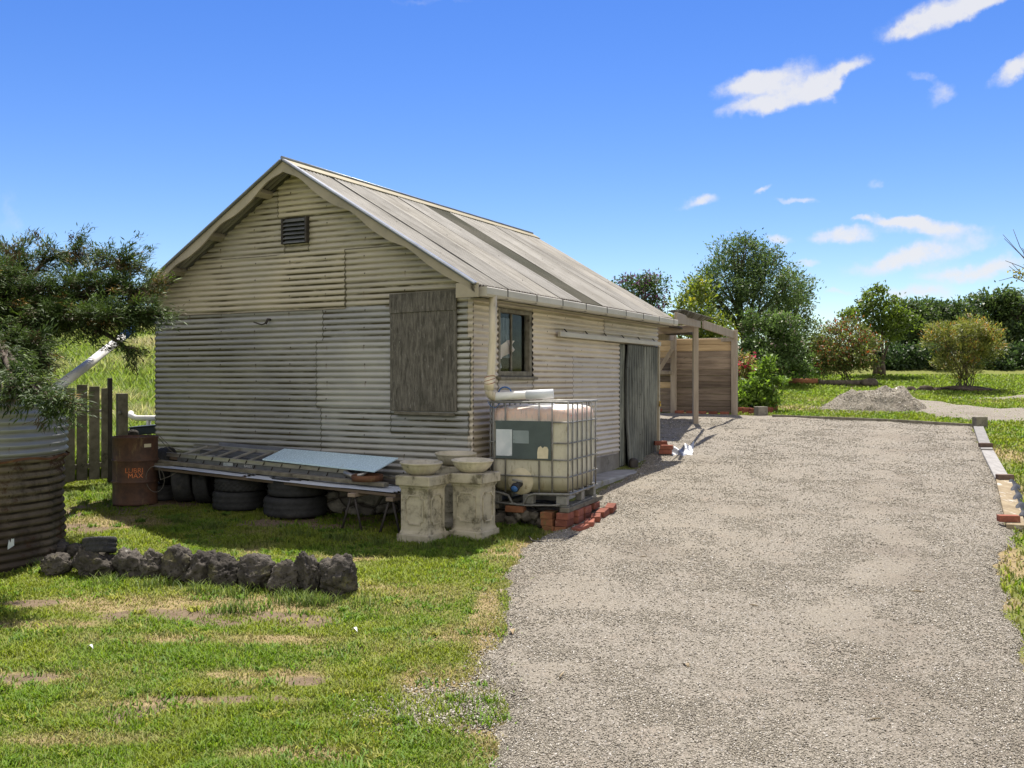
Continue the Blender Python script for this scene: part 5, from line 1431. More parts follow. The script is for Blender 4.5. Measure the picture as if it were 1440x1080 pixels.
# ------------------------------------------------------------------ corrugated tank
def build_tank():
    x, y, Rr = -5.6, 9.7, 1.0; z0 = gz(x, y - .8) - .02; zt = 2.215
    t = thing('corrugated_tank', 'round rusty corrugated iron water tank with a broken rim', 'water tank', (x, y, z0), 0)
    H = zt - z0
    n, per = 120, 8; pitch = .0765
    ns = int(H / pitch * per)
    a = np.linspace(0, 2 * PI, n, endpoint=False); s = np.linspace(0, H, ns + 1)
    A, S = np.meshgrid(a, s)
    c = np.sin(2 * PI * S / pitch)
    # bottom third rusted and dented
    low = sm((1.10 - S) / .1)
    D = .012 * c + (fbm(A * 6, S * 3, 301, 4) - .5) * .03 * (0.4 + low) + .010 * (S > 1.14)
    Rd = Rr + D - .02 * low * (S < 1.08)
    V = np.stack([Rd * np.cos(A), Rd * np.sin(A), S], -1).reshape(-1, 3)
    idx = np.arange((ns + 1) * n).reshape(ns + 1, n); nx = np.roll(idx, -1, 1)
    q = np.stack([idx[:-1], nx[:-1], nx[1:], idx[1:]], -1)
    up = q[s[:-1] > 1.12].reshape(-1, 4); lo = q[s[:-1] <= 1.12].reshape(-1, 4)
    def sub(q, name, mt):
        used = np.unique(q); re = np.full(len(V), -1); re[used] = np.arange(len(used))
        return npmesh(name, V[used], re[q], mt, t, smooth=True, attrs={'corr': np.sin(2 * PI * S / pitch - .5).ravel()[used]})
    sub(up, 'upper_wall', M['tank_up']); w = sub(lo, 'lower_wall', M['tank'])
    MB().tube([(1.014 * math.cos(k), 1.014 * math.sin(k), H + .004) for k in np.linspace(0, 2 * PI, 80)], .014, 8, cap=False).build('rim', M['tank_up'], t)
    MB().lathe([(0, H - .03), (1.0, H - .03)], 60).build('tank_lid', M['zinc'], t)
    ang = math.atan2(-9.0 - .2, 5.6 * .93)
    # torn white label
    mid = math.atan2(8.9 - 9.7, (46 - 720) / 1350 * 8.9 + 5.6)
    mb = MB(); mb.grid(lambda u, v: Vector((1.022 * math.cos(mid + .06 * u - .03), 1.022 * math.sin(mid + .06 * u - .03), 0.27 + v * .06 * (.5 + abs(math.sin(u * 7))) + .03 * u)), 5, 3)
    mb.build('torn_label', M['white_label'], t)
    def band(u, v): 
        a = u * 2 * PI; return Vector(((1.018 + .012 * math.sin(a * 17) * v) * math.cos(a), (1.018 + .012 * math.sin(a * 17)) * math.sin(a), 1.095 + v * .022 + .012 * math.sin(a * 11)))
    MB().grid(band, 160, 2).build('rust_seam', M['rust'], t)
    # white pipe from the shed's rear gutter
    A_ = W(62, 559, 9.95); B_ = W(172, 474, 13.3); C_ = W(186, 463, 14.0)
    o = MB().tube([A_ - Vector((.1, .25, .14)), A_, A_.lerp(B_, .5) - Vector((0, 0, .01)), B_], .055, 18).build('white_pipe', M['pvc'], base=tuple(A_)); tag(o, 'white plastic pipe slanting from the shed eave to the tank', 'pipe')
    MB().tube([B_ - (C_ - B_) * .05, C_], .058, 16).build('blue_sleeve', M['blue_strap'], o, world=True)
build_tank_mat = corrmat('tank_iron_upper', (0.33, 0.34, 0.34), (0.24, 0.245, 0.245), (0.10, 0.085, 0.06), (0.10, 0.06, 0.035), 0.6, rough=0.45, spec=0.45, metal=.2)
M['tank_up'] = build_tank_mat
build_tank()

# ------------------------------------------------------------------ picket fence beside the drum
def build_picket():
    x0, y0, x1, y1 = -6.62, 13.75, -6.02, 14.25
    t = thing('picket_fence', 'weathered grey paling fence with gaps between tank and drum', 'fence', (x0, y0, gz(x0, y0)), 0)
    d = Vector((x1 - x0, y1 - y0)).normalized(); ang = math.atan2(d.y, d.x)
    xs = [(-8.0 + .165 * k, 13.75 - .2) for k in range(9)]
    for i in range(13):
        k = i - 7
        p = Vector((x0 + .085, y0 + .03)) + d * (.172 * k) if k >= 0 else Vector((x0 + .085 + .172 * k, y0 + .03))
        a = ang if k >= 0 else 0
        h = 1.38 + rng.normal(0, .02); zg = gz(p.x, p.y)
        if k > 4: break
        MB().box((p.x, p.y, zg + .08 + h / 2), (.145, .022, h), a + rng.normal(0, .02), .003).build('picket', M['wood_grey'], t, world=True)
    for h, w in ((.28, .07), (1.08, .035)):
        MB().beam((x0 - 1.3, y0 + .06, gz(x0, y0) + h), (x0, y0 + .06, gz(x0, y0) + h), .04, w, .003).build('rail', M['wood_grey'], t, world=True)
        MB().beam((x0, y0 - .0, gz(x0, y0) + h), (x1 + .02, y1, gz(x1, y1) + h), .04, w, .003).build('rail', M['wood_grey'] if h < 1 else M['galv'], t, world=True)
    MB().box((x1 + .05, y1 + .0, gz(x1, y1) + .78), (.06, .06, 1.56), ang, .004).build('steel_post', M['iron'], t, world=True)
    MB().box((x1 + .19, y1 + .10, gz(x1, y1) + .66), (.14, .12, 1.34), ang, .006).build('timber_post', M['wood_grey'], t, world=True)
    MB().tube([(x1 + .2, y1 + .03, gz(x1, y1) + 1.05), (x1 + .2, y1 - .03, gz(x1, y1) + 1.05)], .022, 10).build('bolt', M['galv'], t, world=True)
build_picket()

# ------------------------------------------------------------------ boulders
def build_boulders():
    spec = [  # px range, top, bottom in photo pixels, label
        (52, 97, 782, 816, 'low flat-topped boulder touching the water tank'),
        (96, 154, 776, 818, 'broad boulder carrying the small barrow tyre'),
        (154, 198, 773, 819, 'pitted boulder right of the one under the barrow tyre'),
        (190, 226, 778, 819, 'blocky dark boulder third along from the tyre one'),
        (224, 267, 770, 824, 'tall pointed boulder with pale lichen on its shoulder'),
        (252, 302, 775, 826, 'jagged boulder leaning against the tall pointed one'),
        (289, 334, 785, 830, 'knobbly low boulder in the middle of the row'),
        (328, 381, 784, 836, 'square broad boulder with a flat pale top'),
        (376, 422, 792, 839, 'dark rounded boulder left of the tallest upright one'),
        (412, 451, 780, 840, 'tall upright reddish boulder second from the lawn end'),
        (447, 499, 787, 844, 'smooth rounded boulder at the lawn end of the row')]
    for i, (a, b, t, bt, lb) in enumerate(spec):
        cx, cy = G((a + b) / 2, bt - 5); s = F / cy
        w = (b - a) / s / 2 * 1.2; h = (bt - t) / s
        o = rock_mesh(i + 3, (w, w * .85, h * .58), 5, .46).build('boulder', M['basalt'])
        o.location = (cx, cy + w * .5, gz(cx, cy) + h * .36); o.rotation_euler = (rng.normal(0, .15), rng.normal(0, .15), rng.uniform(0, 6))
        tag(o, lb, 'boulder', 'volcanic boulders edging the lawn')
    for i, (px, py, s, lb) in enumerate([(72, 782, .13, 'mossy stone behind the row close to the tank'), (107, 785, .10, 'small stone behind the row under the barrow tyre')]):
        cx, cy = G(px, py); o = rock_mesh(40 + i, (s * 1.3, s, s * .9), 4, .3).build('boulder', M['basalt']); o.location = (cx, cy, gz(cx, cy) + s * .6); tag(o, lb, 'boulder', 'volcanic boulders edging the lawn')
build_boulders()

# ------------------------------------------------------------------ things behind the shed on the left
def build_behind():
    # pipe stub and dark bench
    A = W(183, 584, 15.4); B = W(192, 588, 15.4); C = W(225, 588, 15.2)
    o = MB().tube([A + Vector((-.0, .05, .04)), A, B, C, C + Vector((.6, 0, 0))], .045, 14).build('white_pipe', M['pvc'], base=tuple(B)); tag(o, 'short white pipe with bent end behind the drum', 'pipe')
    MB().tube([W(209, 588, 15.3), W(209, 588, 15.3) - Vector((0, 0, .32))], .035, 12).build('stand_pipe', M['pvc'], o, world=True)
    c = W(207, 604, 15.0)
    t = thing('dark_trough', 'dark blue trough standing in long grass behind the drum', 'trough', (c.x, c.y, gz(c.x, c.y)), .05)
    h = c.z - gz(c.x, c.y)
    mb = MB(); mb.box((0.1, 0, h), (.62, .4, .12), Matrix.Rotation(R(-5), 3, 'Y'), .02, 2); mb.build('tub', M['navy'], t)
    mb = MB(); mb.box((0.1, 0, h + .066), (.64, .42, .02), Matrix.Rotation(R(-5), 3, 'Y'), .006); mb.build('rim', M['navy'], t)
    for x in (-.15, .35): MB().box((x, 0, (h - .06) / 2 - .05), (.08, .3, h - .02), bev=.01).build('leg', M['wood_grey'], t)
    c = W(186, 610, 14.6); o = rock_mesh(90, (.10, .09, .07), 3, .2).build('grey_stone', M['basalt']); o.location = (c.x, c.y, c.z); tag(o, 'small grey stone on the post behind the drum', 'stone')
    p_ = MB().box((0, 0, -(c.z - gz(c.x, c.y)) / 2 - .03), (.12, .12, c.z - gz(c.x, c.y)), bev=.006).build('stump_post', M['wood_grey']); p_.location = (c.x, c.y, c.z - .03); tag(p_, 'short timber post behind the drum with a stone on it', 'post')
    # distant farm shed at the crest
    y = 46.0; a = W(148, 455, y); b = W(226, 455, y)
    zg = gz((a.x + b.x) / 2, y)
    t = thing('farm_shed', 'distant dark farm shed with white fascia beyond the paddock crest', 'shed', ((a.x + b.x) / 2, y, zg), 0)
    zt = W(0, 441, y).z
    wv = (b.x - a.x)
    MB().box((0, 1.5, (zt - zg) / 2 - .2), (wv, 3, zt - zg + .2)).build('wall', M['navy'], t)
    mb = MB(); mb.box((wv * .28, -.05, zt - zg), (wv * .42, .2, .12)); mb.box((wv * .28, -.08, (W(0, 466, y).z) - zg), (wv * .42, .16, .16)); mb.box((-wv * .32, -.05, W(0, 466, y).z - zg), (wv * .28, .16, .14)); mb.build('fascia', M['white_paint'], t)
    MB().box((0, 1.5, zt - zg + .02), (wv + .3, 3.4, .08)).build('roof', M['zinc'], t)
build_behind()

# ------------------------------------------------------------------ timber edging with bricks, litter
def build_edging():
    def plank(p0, p1, w, h, mt, label, lift=.04):
        a = G(*p0); b = G(*p1)
        A = Vector((a[0], a[1], gz(*a) + lift)); B = Vector((b[0], b[1], gz(*b) + lift))
        o = MB().beam(A, B, w, h, .006).build('edging_plank', mt, base=tuple((A + B) / 2)); return tag(o, label, 'plank', 'timber edging of the gravel drive')
    plank((1376, 604), (1388, 637), .20, .07, M['plank'], 'grey edging plank furthest up the drive, under the corner block')
    plank((1389, 639), (1410, 679), .20, .07, M['plank'], 'grey edging plank between two loose bricks')
    plank((1411, 680), (1429, 747), .20, .07, M['plank_tan'], 'tan weathered edging plank nearest the camera under a red brick')
    plank((1086, 588), (1250, 594.5), .06, .10, M['wood_grey'], 'long grey timber edging at the far side of the drive')
    plank((1251, 594.5), (1372, 602), .06, .10, M['wood_grey'], 'dark timber edging of the far side ending at the corner block')
    def br(px, py, mt, label, yaw, lift=.07, size=BR):
        x, y = G(px, py); brick((x, y, gz(x, y) + lift), yaw, mt, label, 'bricks weighing down the edging planks', size=size)
    br(1386, 634, M['brick_grey'], 'brown brick on the joint of the two grey planks', -.1)
    br(1413, 681, M['brick_grey'], 'brown brick where the tan plank starts', -.05)
    br(1418, 742, M['brick'], 'dark red brick on the near end of the tan plank', -.15)
    x, y = G(1378, 603)
    o = MB().box((0, 0, .11), (.26, .2, .22), bev=.008).build('corner_block', M['plank_tan'] if False else M['wood_grey']); o.location = (x, y, gz(x, y) + .05); tag(o, 'square timber block at the far corner of the edging', 'block')
    # black plastic strip
    pts = [G(1424, 683), G(1428, 700), G(1433, 718), G(1440, 735)]
    def fn(u, v):
        k = min(int(u * 3), 2); f = u * 3 - k; a = Vector(pts[k]).lerp(Vector(pts[k + 1]), f)
        return Vector((a.x + (v - .5) * .18, a.y, gz(a.x, a.y) + .03 + .05 * math.sin(v * PI) + .025 * math.sin(u * 26 + v * 5)))
    o = MB().grid(fn, 40, 8).build('plastic_strip', M['plastic_black']); tag(o, 'crumpled black plastic strip beside the tan plank', 'plastic strip')
    # silver sheeting by the door
    x, y = G(957, 643); 
    def fs(u, v):
        return Vector((x - .16 + u * .34 + .10 * v * u, y - .12 + v * .3 + .04 * math.sin(u * 9), gz(x, y) + .01 + v * (.08 + .14 * u) + .03 * math.sin(u * 15 + v * 5) * (.3 + v) + .02))
    o = MB().grid(fs, 26, 18).build('silver_sheeting', M['foil']); tag(o, 'crumpled silver sheeting on the gravel near the shed door', 'sheeting')
    # brick ledge at the door
    # litter
    lit = [(127, 918, 'white feather lying on the lawn near the left edge', 'feather', .05), (499, 893, 'white curved feather in the grass below the boulders', 'feather', .055), (518, 905 - 30, None, None, 0),
           (663, 945, 'pale dry leaf at the thin edge of the lawn', 'dry_leaf', .06), (595, 957, 'rust brown dry leaf on the lawn near the gravel', 'dry_leaf', .05), (470, 986, 'dry curled leaf in the green lawn', 'dry_leaf', .05), (720, 895, 'grey weathered leaf on the gravel edge', 'dry_leaf', .08), (965, 945, 'pale dry leaf alone on the gravel', 'dry_leaf', .06), (1235, 1025, 'brown leaf on the gravel nearest the camera', 'dry_leaf', .05), (705, 838, 'small dark leaf at the gravel edge by the lawn', 'dry_leaf', .06), (610, 815, 'pale leaf in the lawn below the pedestals', 'dry_leaf', .05)]
    for i, (px, py, lb, nm, s) in enumerate(lit):
        if lb is None or i in (3, 5, 8, 10): continue
        s = s * .7
        x, y = G(px, py); th = rng.uniform(0, 6)
        def fl(u, v):
            w = s * .35 * math.sin(PI * (u * .92 + .04))
            p = Vector(((u - .5) * 2 * s, (v - .5) * 2 * w, .025 * math.sin(u * PI) + .012 * abs(v - .5)))
            return Matrix.Rotation(th, 3, 'Z') @ p
        o = MB().grid(fl, 8, 4).build('fallen_leaf' if nm == 'dry_leaf' else 'feather', M[nm]); o.location = (x, y, gz(x, y) + .03); tag(o, lb, 'leaf' if nm == 'dry_leaf' else 'feather')
build_edging()

def build_twigs():
    words = ['pale split twig on the gravel a little below the container', 'tan twig lying across the middle of the drive', 'short pale twig on the gravel near the lawn edge', 'honey coloured bark sliver on the near gravel', 'thin dry stick on the near gravel by itself', 'bent dry twig on the drive towards the right verge']
    for (px, py), lb in zip([(905, 790), (1060, 860), (790, 960), (1228, 1024), (968, 946), (1290, 840)], words):
        x, y = G(px, py); a = rng.uniform(0, 6); l = rng.uniform(.03, .06); z = gz(x, y) + .05
        d = Vector((math.cos(a), math.sin(a), 0)) * l; c = Vector((x, y, z))
        o = MB().tube([c - d, c + Vector((0, .006, .004)), c + d + Vector((0, 0, .006))], [.004, .006, .003], 6).build('dry_twig', M['plank_tan'], base=tuple(c)); tag(o, lb, 'twig')
build_twigs()

# ------------------------------------------------------------------ pergola and board fence behind the shed
def build_pergola():
    e = local(.26, 6.95, 3.40)
    a = Vector((e[0], e[1], 3.36))
    p1 = Vector((*G(978, 598), 0)); p2 = Vector((*G(1033, 584), 0)); p3 = Vector((4.20, 24.95, 0))
    t = thing('timber_pergola', 'open timber pergola of posts and sloping beams joined to the shed', 'pergola', (p1.x, p1.y, gz(p1.x, p1.y)), 0)
    def post(p, top, w, yaw):
        zg = gz(p.x, p.y) - .1
        MB().box((p.x, p.y, (zg + top) / 2), (w, w, top - zg), yaw, .006).build('post', M['post'], t, world=True)
    yw = -R(27.6)
    t1 = W(978, 456, p1.y).z; t2 = W(1033, 464, p2.y).z; t3 = W(948, 466, p3.y).z
    post(p1, t1, .12, yw + .5); post(p2, t2, .14, yw); post(p3, t3, .13, yw)
    A = W(950, 447, a.y + .2); B = W(1003, 459, p1.y - .05)
    Bm = W(984, 455, p1.y - .12)
    MB().beam(A, Bm, .05, .20, .005).build('beam', M['post'], t, world=True)
    MB().beam(Bm + Vector((0.08, .02, -.02)), W(1032, 471, p2.y), .05, .19, .005).build('beam', M['post'], t, world=True)
    MB().beam(W(920, 465, a.y + 2.5), W(975, 462, p1.y), .06, .16, .005).build('cross_beam', M['wood_brown'], t, world=True)
    MB().beam(W(912, 472, 22.5), W(946, 473, p3.y - .1), .06, .22, .005).build('cross_beam', M['post'], t, world=True)
    MB().box((3.25, 22.4, 3.53), (1.6, 4.3, .035), -R(16)).build('flat_roof', M['iron'], t, world=True)
    # rusty flashing sheet at the shed end
    Pq = [W(938, 439, 17.6), W(962, 437, 18.8), W(1004, 449, 21.6), W(985, 453, 20.8)]
    def pl(S, T, D):
        u = (S) ; v = T
        q = lambda k: (1 - u) * ((1 - v) * Pq[0][k] + v * Pq[3][k]) + u * ((1 - v) * Pq[1][k] + v * Pq[2][k])
        return (q(0), q(1), q(2) + D)
    corr_sheet('roof_sheet', M['roof'], t, lambda S, T, D: pl(S, T, D), 0.0, 1.0, 0.0, 1.0, .02, pitch=.1, amp=.012, nt=14, seed=401)
    t.data if False else None
    for o in [k for k in bpy.data.objects if k.parent == t and k.name.startswith('roof_sheet')]:
        o.data.transform(Matrix.Translation(-Vector(t.location)))
    # board fence
    f0 = W(905, 583, 25.9); f0 = Vector((f0.x, 25.7, 0)); f1 = p2 + Vector((-.05, .05, 0))
    fz = gz(f1.x, f1.y)
    t = thing('board_fence', 'tall horizontal board fence of mixed brown and honey timber', 'fence', (f1.x, f1.y, fz), 0)
    top = W(1000, 476, f1.y).z; n = 12; z0 = gz(f1.x, f1.y) + .05
    h = (top - z0) / n
    d = (f1 - f0).normalized(); pts = [0, 1]
    mid = p3 + Vector((0.02, .06, 0))
    segs = [(f0, mid), (mid, f1)]
    for si, (u, v) in enumerate(segs):
        for k in range(n):
            z = z0 + h * (k + .5)
            new = (k >= n - 2) or (si == 0 and k in (4, n - 3))
            mt = M['wood_new'] if new else M['wood_brown']
            MB().beam((u.x, u.y, z), (v.x, v.y, z), .045, h - .001, .014).build('board', mt, t, world=True)
    MB().beam((f0.x, f0.y - .06, top - .03), (f1.x, f1.y - .06, top - .03), .05, .10, .004).build('top_rail', M['post'], t, world=True)
    A = W(926, 522, 24.9); B = W(946, 490, 24.85)
    MB().beam(A, B, .08, .10, .004).build('brace', M['post'], t, world=True)
    MB().beam(W(920, 524, 25.3), W(947, 524, 24.9), .1, .08, .004).build('shelf_rail', M['post'], t, world=True)
    MB().box(W(934, 515, 25.3), (.55, .03, .28), R(-10), .004).build('dark_panel', M['iron'], t, world=True)
    # bricks along the fence foot
    k = 0
    for i in range(10):
        q = f0.lerp(f1, i / 9.0) + Vector((.0, -.16, 0)) if i < 5 else mid.lerp(f1, (i - 4.6) / 5.2) + Vector((0, -.16, 0))
        words = ['first', 'second', 'third', 'fourth', 'fifth', 'sixth', 'seventh', 'eighth', 'ninth', 'tenth']
        brick((q.x, q.y, gz(q.x, q.y) + .02), math.atan2(f1.y - mid.y, f1.x - mid.x), M['brick'], '%s brick from the shed end laid along the foot of the board fence' % words[i], 'bricks along the fence foot', size=(.26, .11, .15) if False else BR)
    # garden bed bricks
    bed = [G(1040, 581), G(1050, 582), G(1060, 582.5), G(1070, 582), G(1080, 581), G(1088, 578), G(1090, 573), G(1088, 569)]
    nm = ['first brick beside the fence post in the garden bed edging', 'second brick from the fence post in the garden bed edging', 'third brick from the fence post behind the concrete block', 'fourth brick of the garden bed behind the concrete block', 'brick of the garden bed just right of the concrete block', 'corner brick of the garden bed at the lawn', 'brick on the lawn side of the garden bed', 'last brick on the lawn side of the garden bed']
    for i, p in enumerate(bed):
        a = .1 if i < 5 else (.8 if i == 5 else 1.4)
        brick((p[0], p[1], gz(*p)), a, M['brick'], nm[i] + ', lower course', 'garden bed edging bricks')
        brick((p[0] + .02, p[1] + .02, gz(*p) + .078), a + rng.normal(0, .08), M['brick'], nm[i] + ', upper course', 'garden bed edging bricks')
    x, y = G(1070, 585)
    o = MB().box((0, 0, .12), (.27, .25, .24), bev=.01).build('concrete_block', M['concrete']); o.location = (x, y, gz(x, y)); o.rotation_euler = (0, 0, .2); tag(o, 'square concrete block in front of the garden bed', 'block')
    mb = MB(); o = rock_mesh(71, (.62, .5, .14), 4, .15).build('garden_soil', M['soil']); x, y = G(1064, 578); o.location = (x, y + .45, gz(x, y) + .03); tag(o, 'dark mounded soil inside the brick-edged garden bed', 'soil')
build_pergola()

# ------------------------------------------------------------------ plants
def leaves(pts, axis_, nrm, L_, asp, col):
    """one folded four-point leaf per row"""
    n = len(pts)
    a = axis_ / np.linalg.norm(axis_, axis=1, keepdims=True)
    b = np.cross(a, nrm); b /= np.linalg.norm(b, axis=1, keepdims=True) + 1e-9
    c = np.cross(b, a)
    L_ = L_[:, None]; w = L_ * asp / 2
    V = np.stack([pts, pts + a * L_ * .45 + b * w + c * w * .35, pts + a * L_, pts + a * L_ * .45 - b * w + c * w * .35], 1)
    q = np.arange(n * 4).reshape(n, 4)
    C = np.repeat(col[:, None, :], 4, 1)
    return V.reshape(-1, 3), q, C.reshape(-1, 3)

def unit(n):
    v = rng.normal(0, 1, (n, 3)); return v / np.linalg.norm(v, axis=1, keepdims=True)

def crown_pts(blobs, nclump, per, spread, shell=(0.55, 1.05), bottom=-0.75):
    """clump centres over a set of ellipsoids, leaves gathered round each clump"""
    vol = np.array([b[3] * b[4] * b[5] for b in blobs]) ** (2 / 3); vol /= vol.sum()
    P = []; O = []; K = []
    for b, f in zip(blobs, vol):
        k = max(3, int(nclump * f)); d = unit(k * 2); d = d[d[:, 2] > bottom][:k]; k = len(d)
        r = rng.uniform(shell[0] ** 3, shell[1] ** 3, k) ** (1 / 3.)
        r *= 0.82 + 0.36 * (mn(d * 2.2 + b[0]))
        c = np.array(b[:3]) + d * r[:, None] * np.array(b[3:6])
        s = spread * rng.uniform(.6, 1.4, k)
        p = c[:, None, :] + rng.normal(0, 1, (k, per, 3)) * s[:, None, None] * np.array([1, 1, .7])
        P.append(p.reshape(-1, 3)); O.append(np.repeat(d, per, 0)); K.append(np.repeat(rng.uniform(0, 1, k), per))
    return np.concatenate(P), np.concatenate(O), np.concatenate(K)

def mn(v):
    return np.array([mnoise.noise(Vector(x)) * .5 + .5 for x in v])

def plant(name, label, cat, base, blobs, nclump, per, leaf, asp, cols, spread=.12, stems=None, group=None, mat_='leaf', up=.5, shell=(.5, 1.05), bottom=-.75, accents=None, out=.6, trunk=.1, bark='bark'):
    base = Vector(base)
    t = thing(name, label, cat, tuple(base), 0, group)
    big = []
    for b in blobs:                      # break the smooth outline into lumps and sprigs
        big.append((b[0], b[1], b[2], b[3] * .86, b[4] * .86, b[5] * .86))
        for d in unit(5):
            if d[2] < -.5: continue
            f = rng.uniform(.22, .46); q = rng.uniform(.8, 1.08)
            big.append((b[0] + d[0] * b[3] * q, b[1] + d[1] * b[4] * q, b[2] + d[2] * b[5] * q, b[3] * f, b[4] * f, b[5] * f * rng.uniform(.7, 1.2)))
    P, O, K = crown_pts(big, nclump, per, spread * .82, shell, bottom)
    n = len(P)
    ax = O * out + unit(n) * .8 + np.array([0, 0, up * .4]); nr = unit(n) * .6 + np.array([0, 0, 1.0]) * up + O * .5
    k = np.clip(K * .9 + rng.uniform(0, 1, n) * .4 - .2, 0, 1)[:, None]
    c = lerp(np.array(cols[0]) * 1.25, np.array(cols[1]) * 1.45, k)
    c = np.where(rng.uniform(0, 1, (n, 1)) < .06, np.array(cols[1]) * 1.35, c)
    if accents:
        for (ac, frac, topbias) in accents:
            m = (rng.uniform(0, 1, n) < frac * (1 + topbias * O[:, 2])) if not topbias else ((K * 17 % 1 < frac * 2) & (rng.uniform(0, 1, n) < .5) & (O[:, 2] > -.2))
            c[m] = lerp(np.array(ac) * .8, np.array(ac) * 1.2, rng.uniform(0, 1, (m.sum(), 1)))
    V, q, C = leaves(P, ax, nr, leaf * rng.uniform(.6, 1.35, n), asp, c)
    npmesh('foliage', V, q, M[mat_], t, col=C, world=True)
    # trunk and limbs towards the blobs
    mb = MB(); st = stems or 1
    for s in range(st):
        b0 = base + Vector((rng.normal(0, min(.05 * st, .16)), rng.normal(0, min(.05 * st, .16)), -.1))
        tgt = blobs if st == 1 else [blobs[int(rng.integers(len(blobs)))] for _ in range(2)]
        cen = Vector(np.mean([b[:3] for b in blobs], 0)); fork = b0.lerp(cen, .42 if st == 1 else .25)
        fork += Vector((rng.normal(0, .08), rng.normal(0, .08), 0))
        r0 = trunk / (st ** .6)
        mb.tube([b0, b0.lerp(fork, .5) + Vector((rng.normal(0, .03), 0, 0)), fork], [r0 * 1.25, r0, r0 * .8], 9)
        for b in tgt[:9]:
            e = Vector(b[:3]) + Vector(unit(1)[0]) * min(b[3:6]) * .6; e.z = max(e.z, fork.z)
            m1 = fork.lerp(e, .5) + Vector((rng.normal(0, .08), rng.normal(0, .08), .08))
            mb.tube([fork, m1, e], [r0 * .65, r0 * .4, r0 * .12], 7)
            for _ in range(3):
                e2 = Vector(b[:3]) + Vector(unit(1)[0] * np.array(b[3:6]) * .9)
                mb.tube([m1, m1.lerp(e2, .5) + Vector((0, 0, .05)), e2], [r0 * .3, r0 * .2, r0 * .06], 5)
    mb.build('trunk' if st == 1 else 'stems', M[bark], t, world=True)
    return t

def pb(px, py, rx, ry, y, dz=1.0, rd=None):
    p = W(px, py, y); s = y / F
    return (p.x, p.y, p.z, rx * s, (rd if rd is not None else (rx + ry) / 2 * s * dz), ry * s)

DG, MG, LG = (0.026, 0.050, 0.014), (0.065, 0.105, 0.028), (0.12, 0.19, 0.035)
def gb(px, y): 
    x = (px - CX) / F * y; return (x, y, gz(x, y))

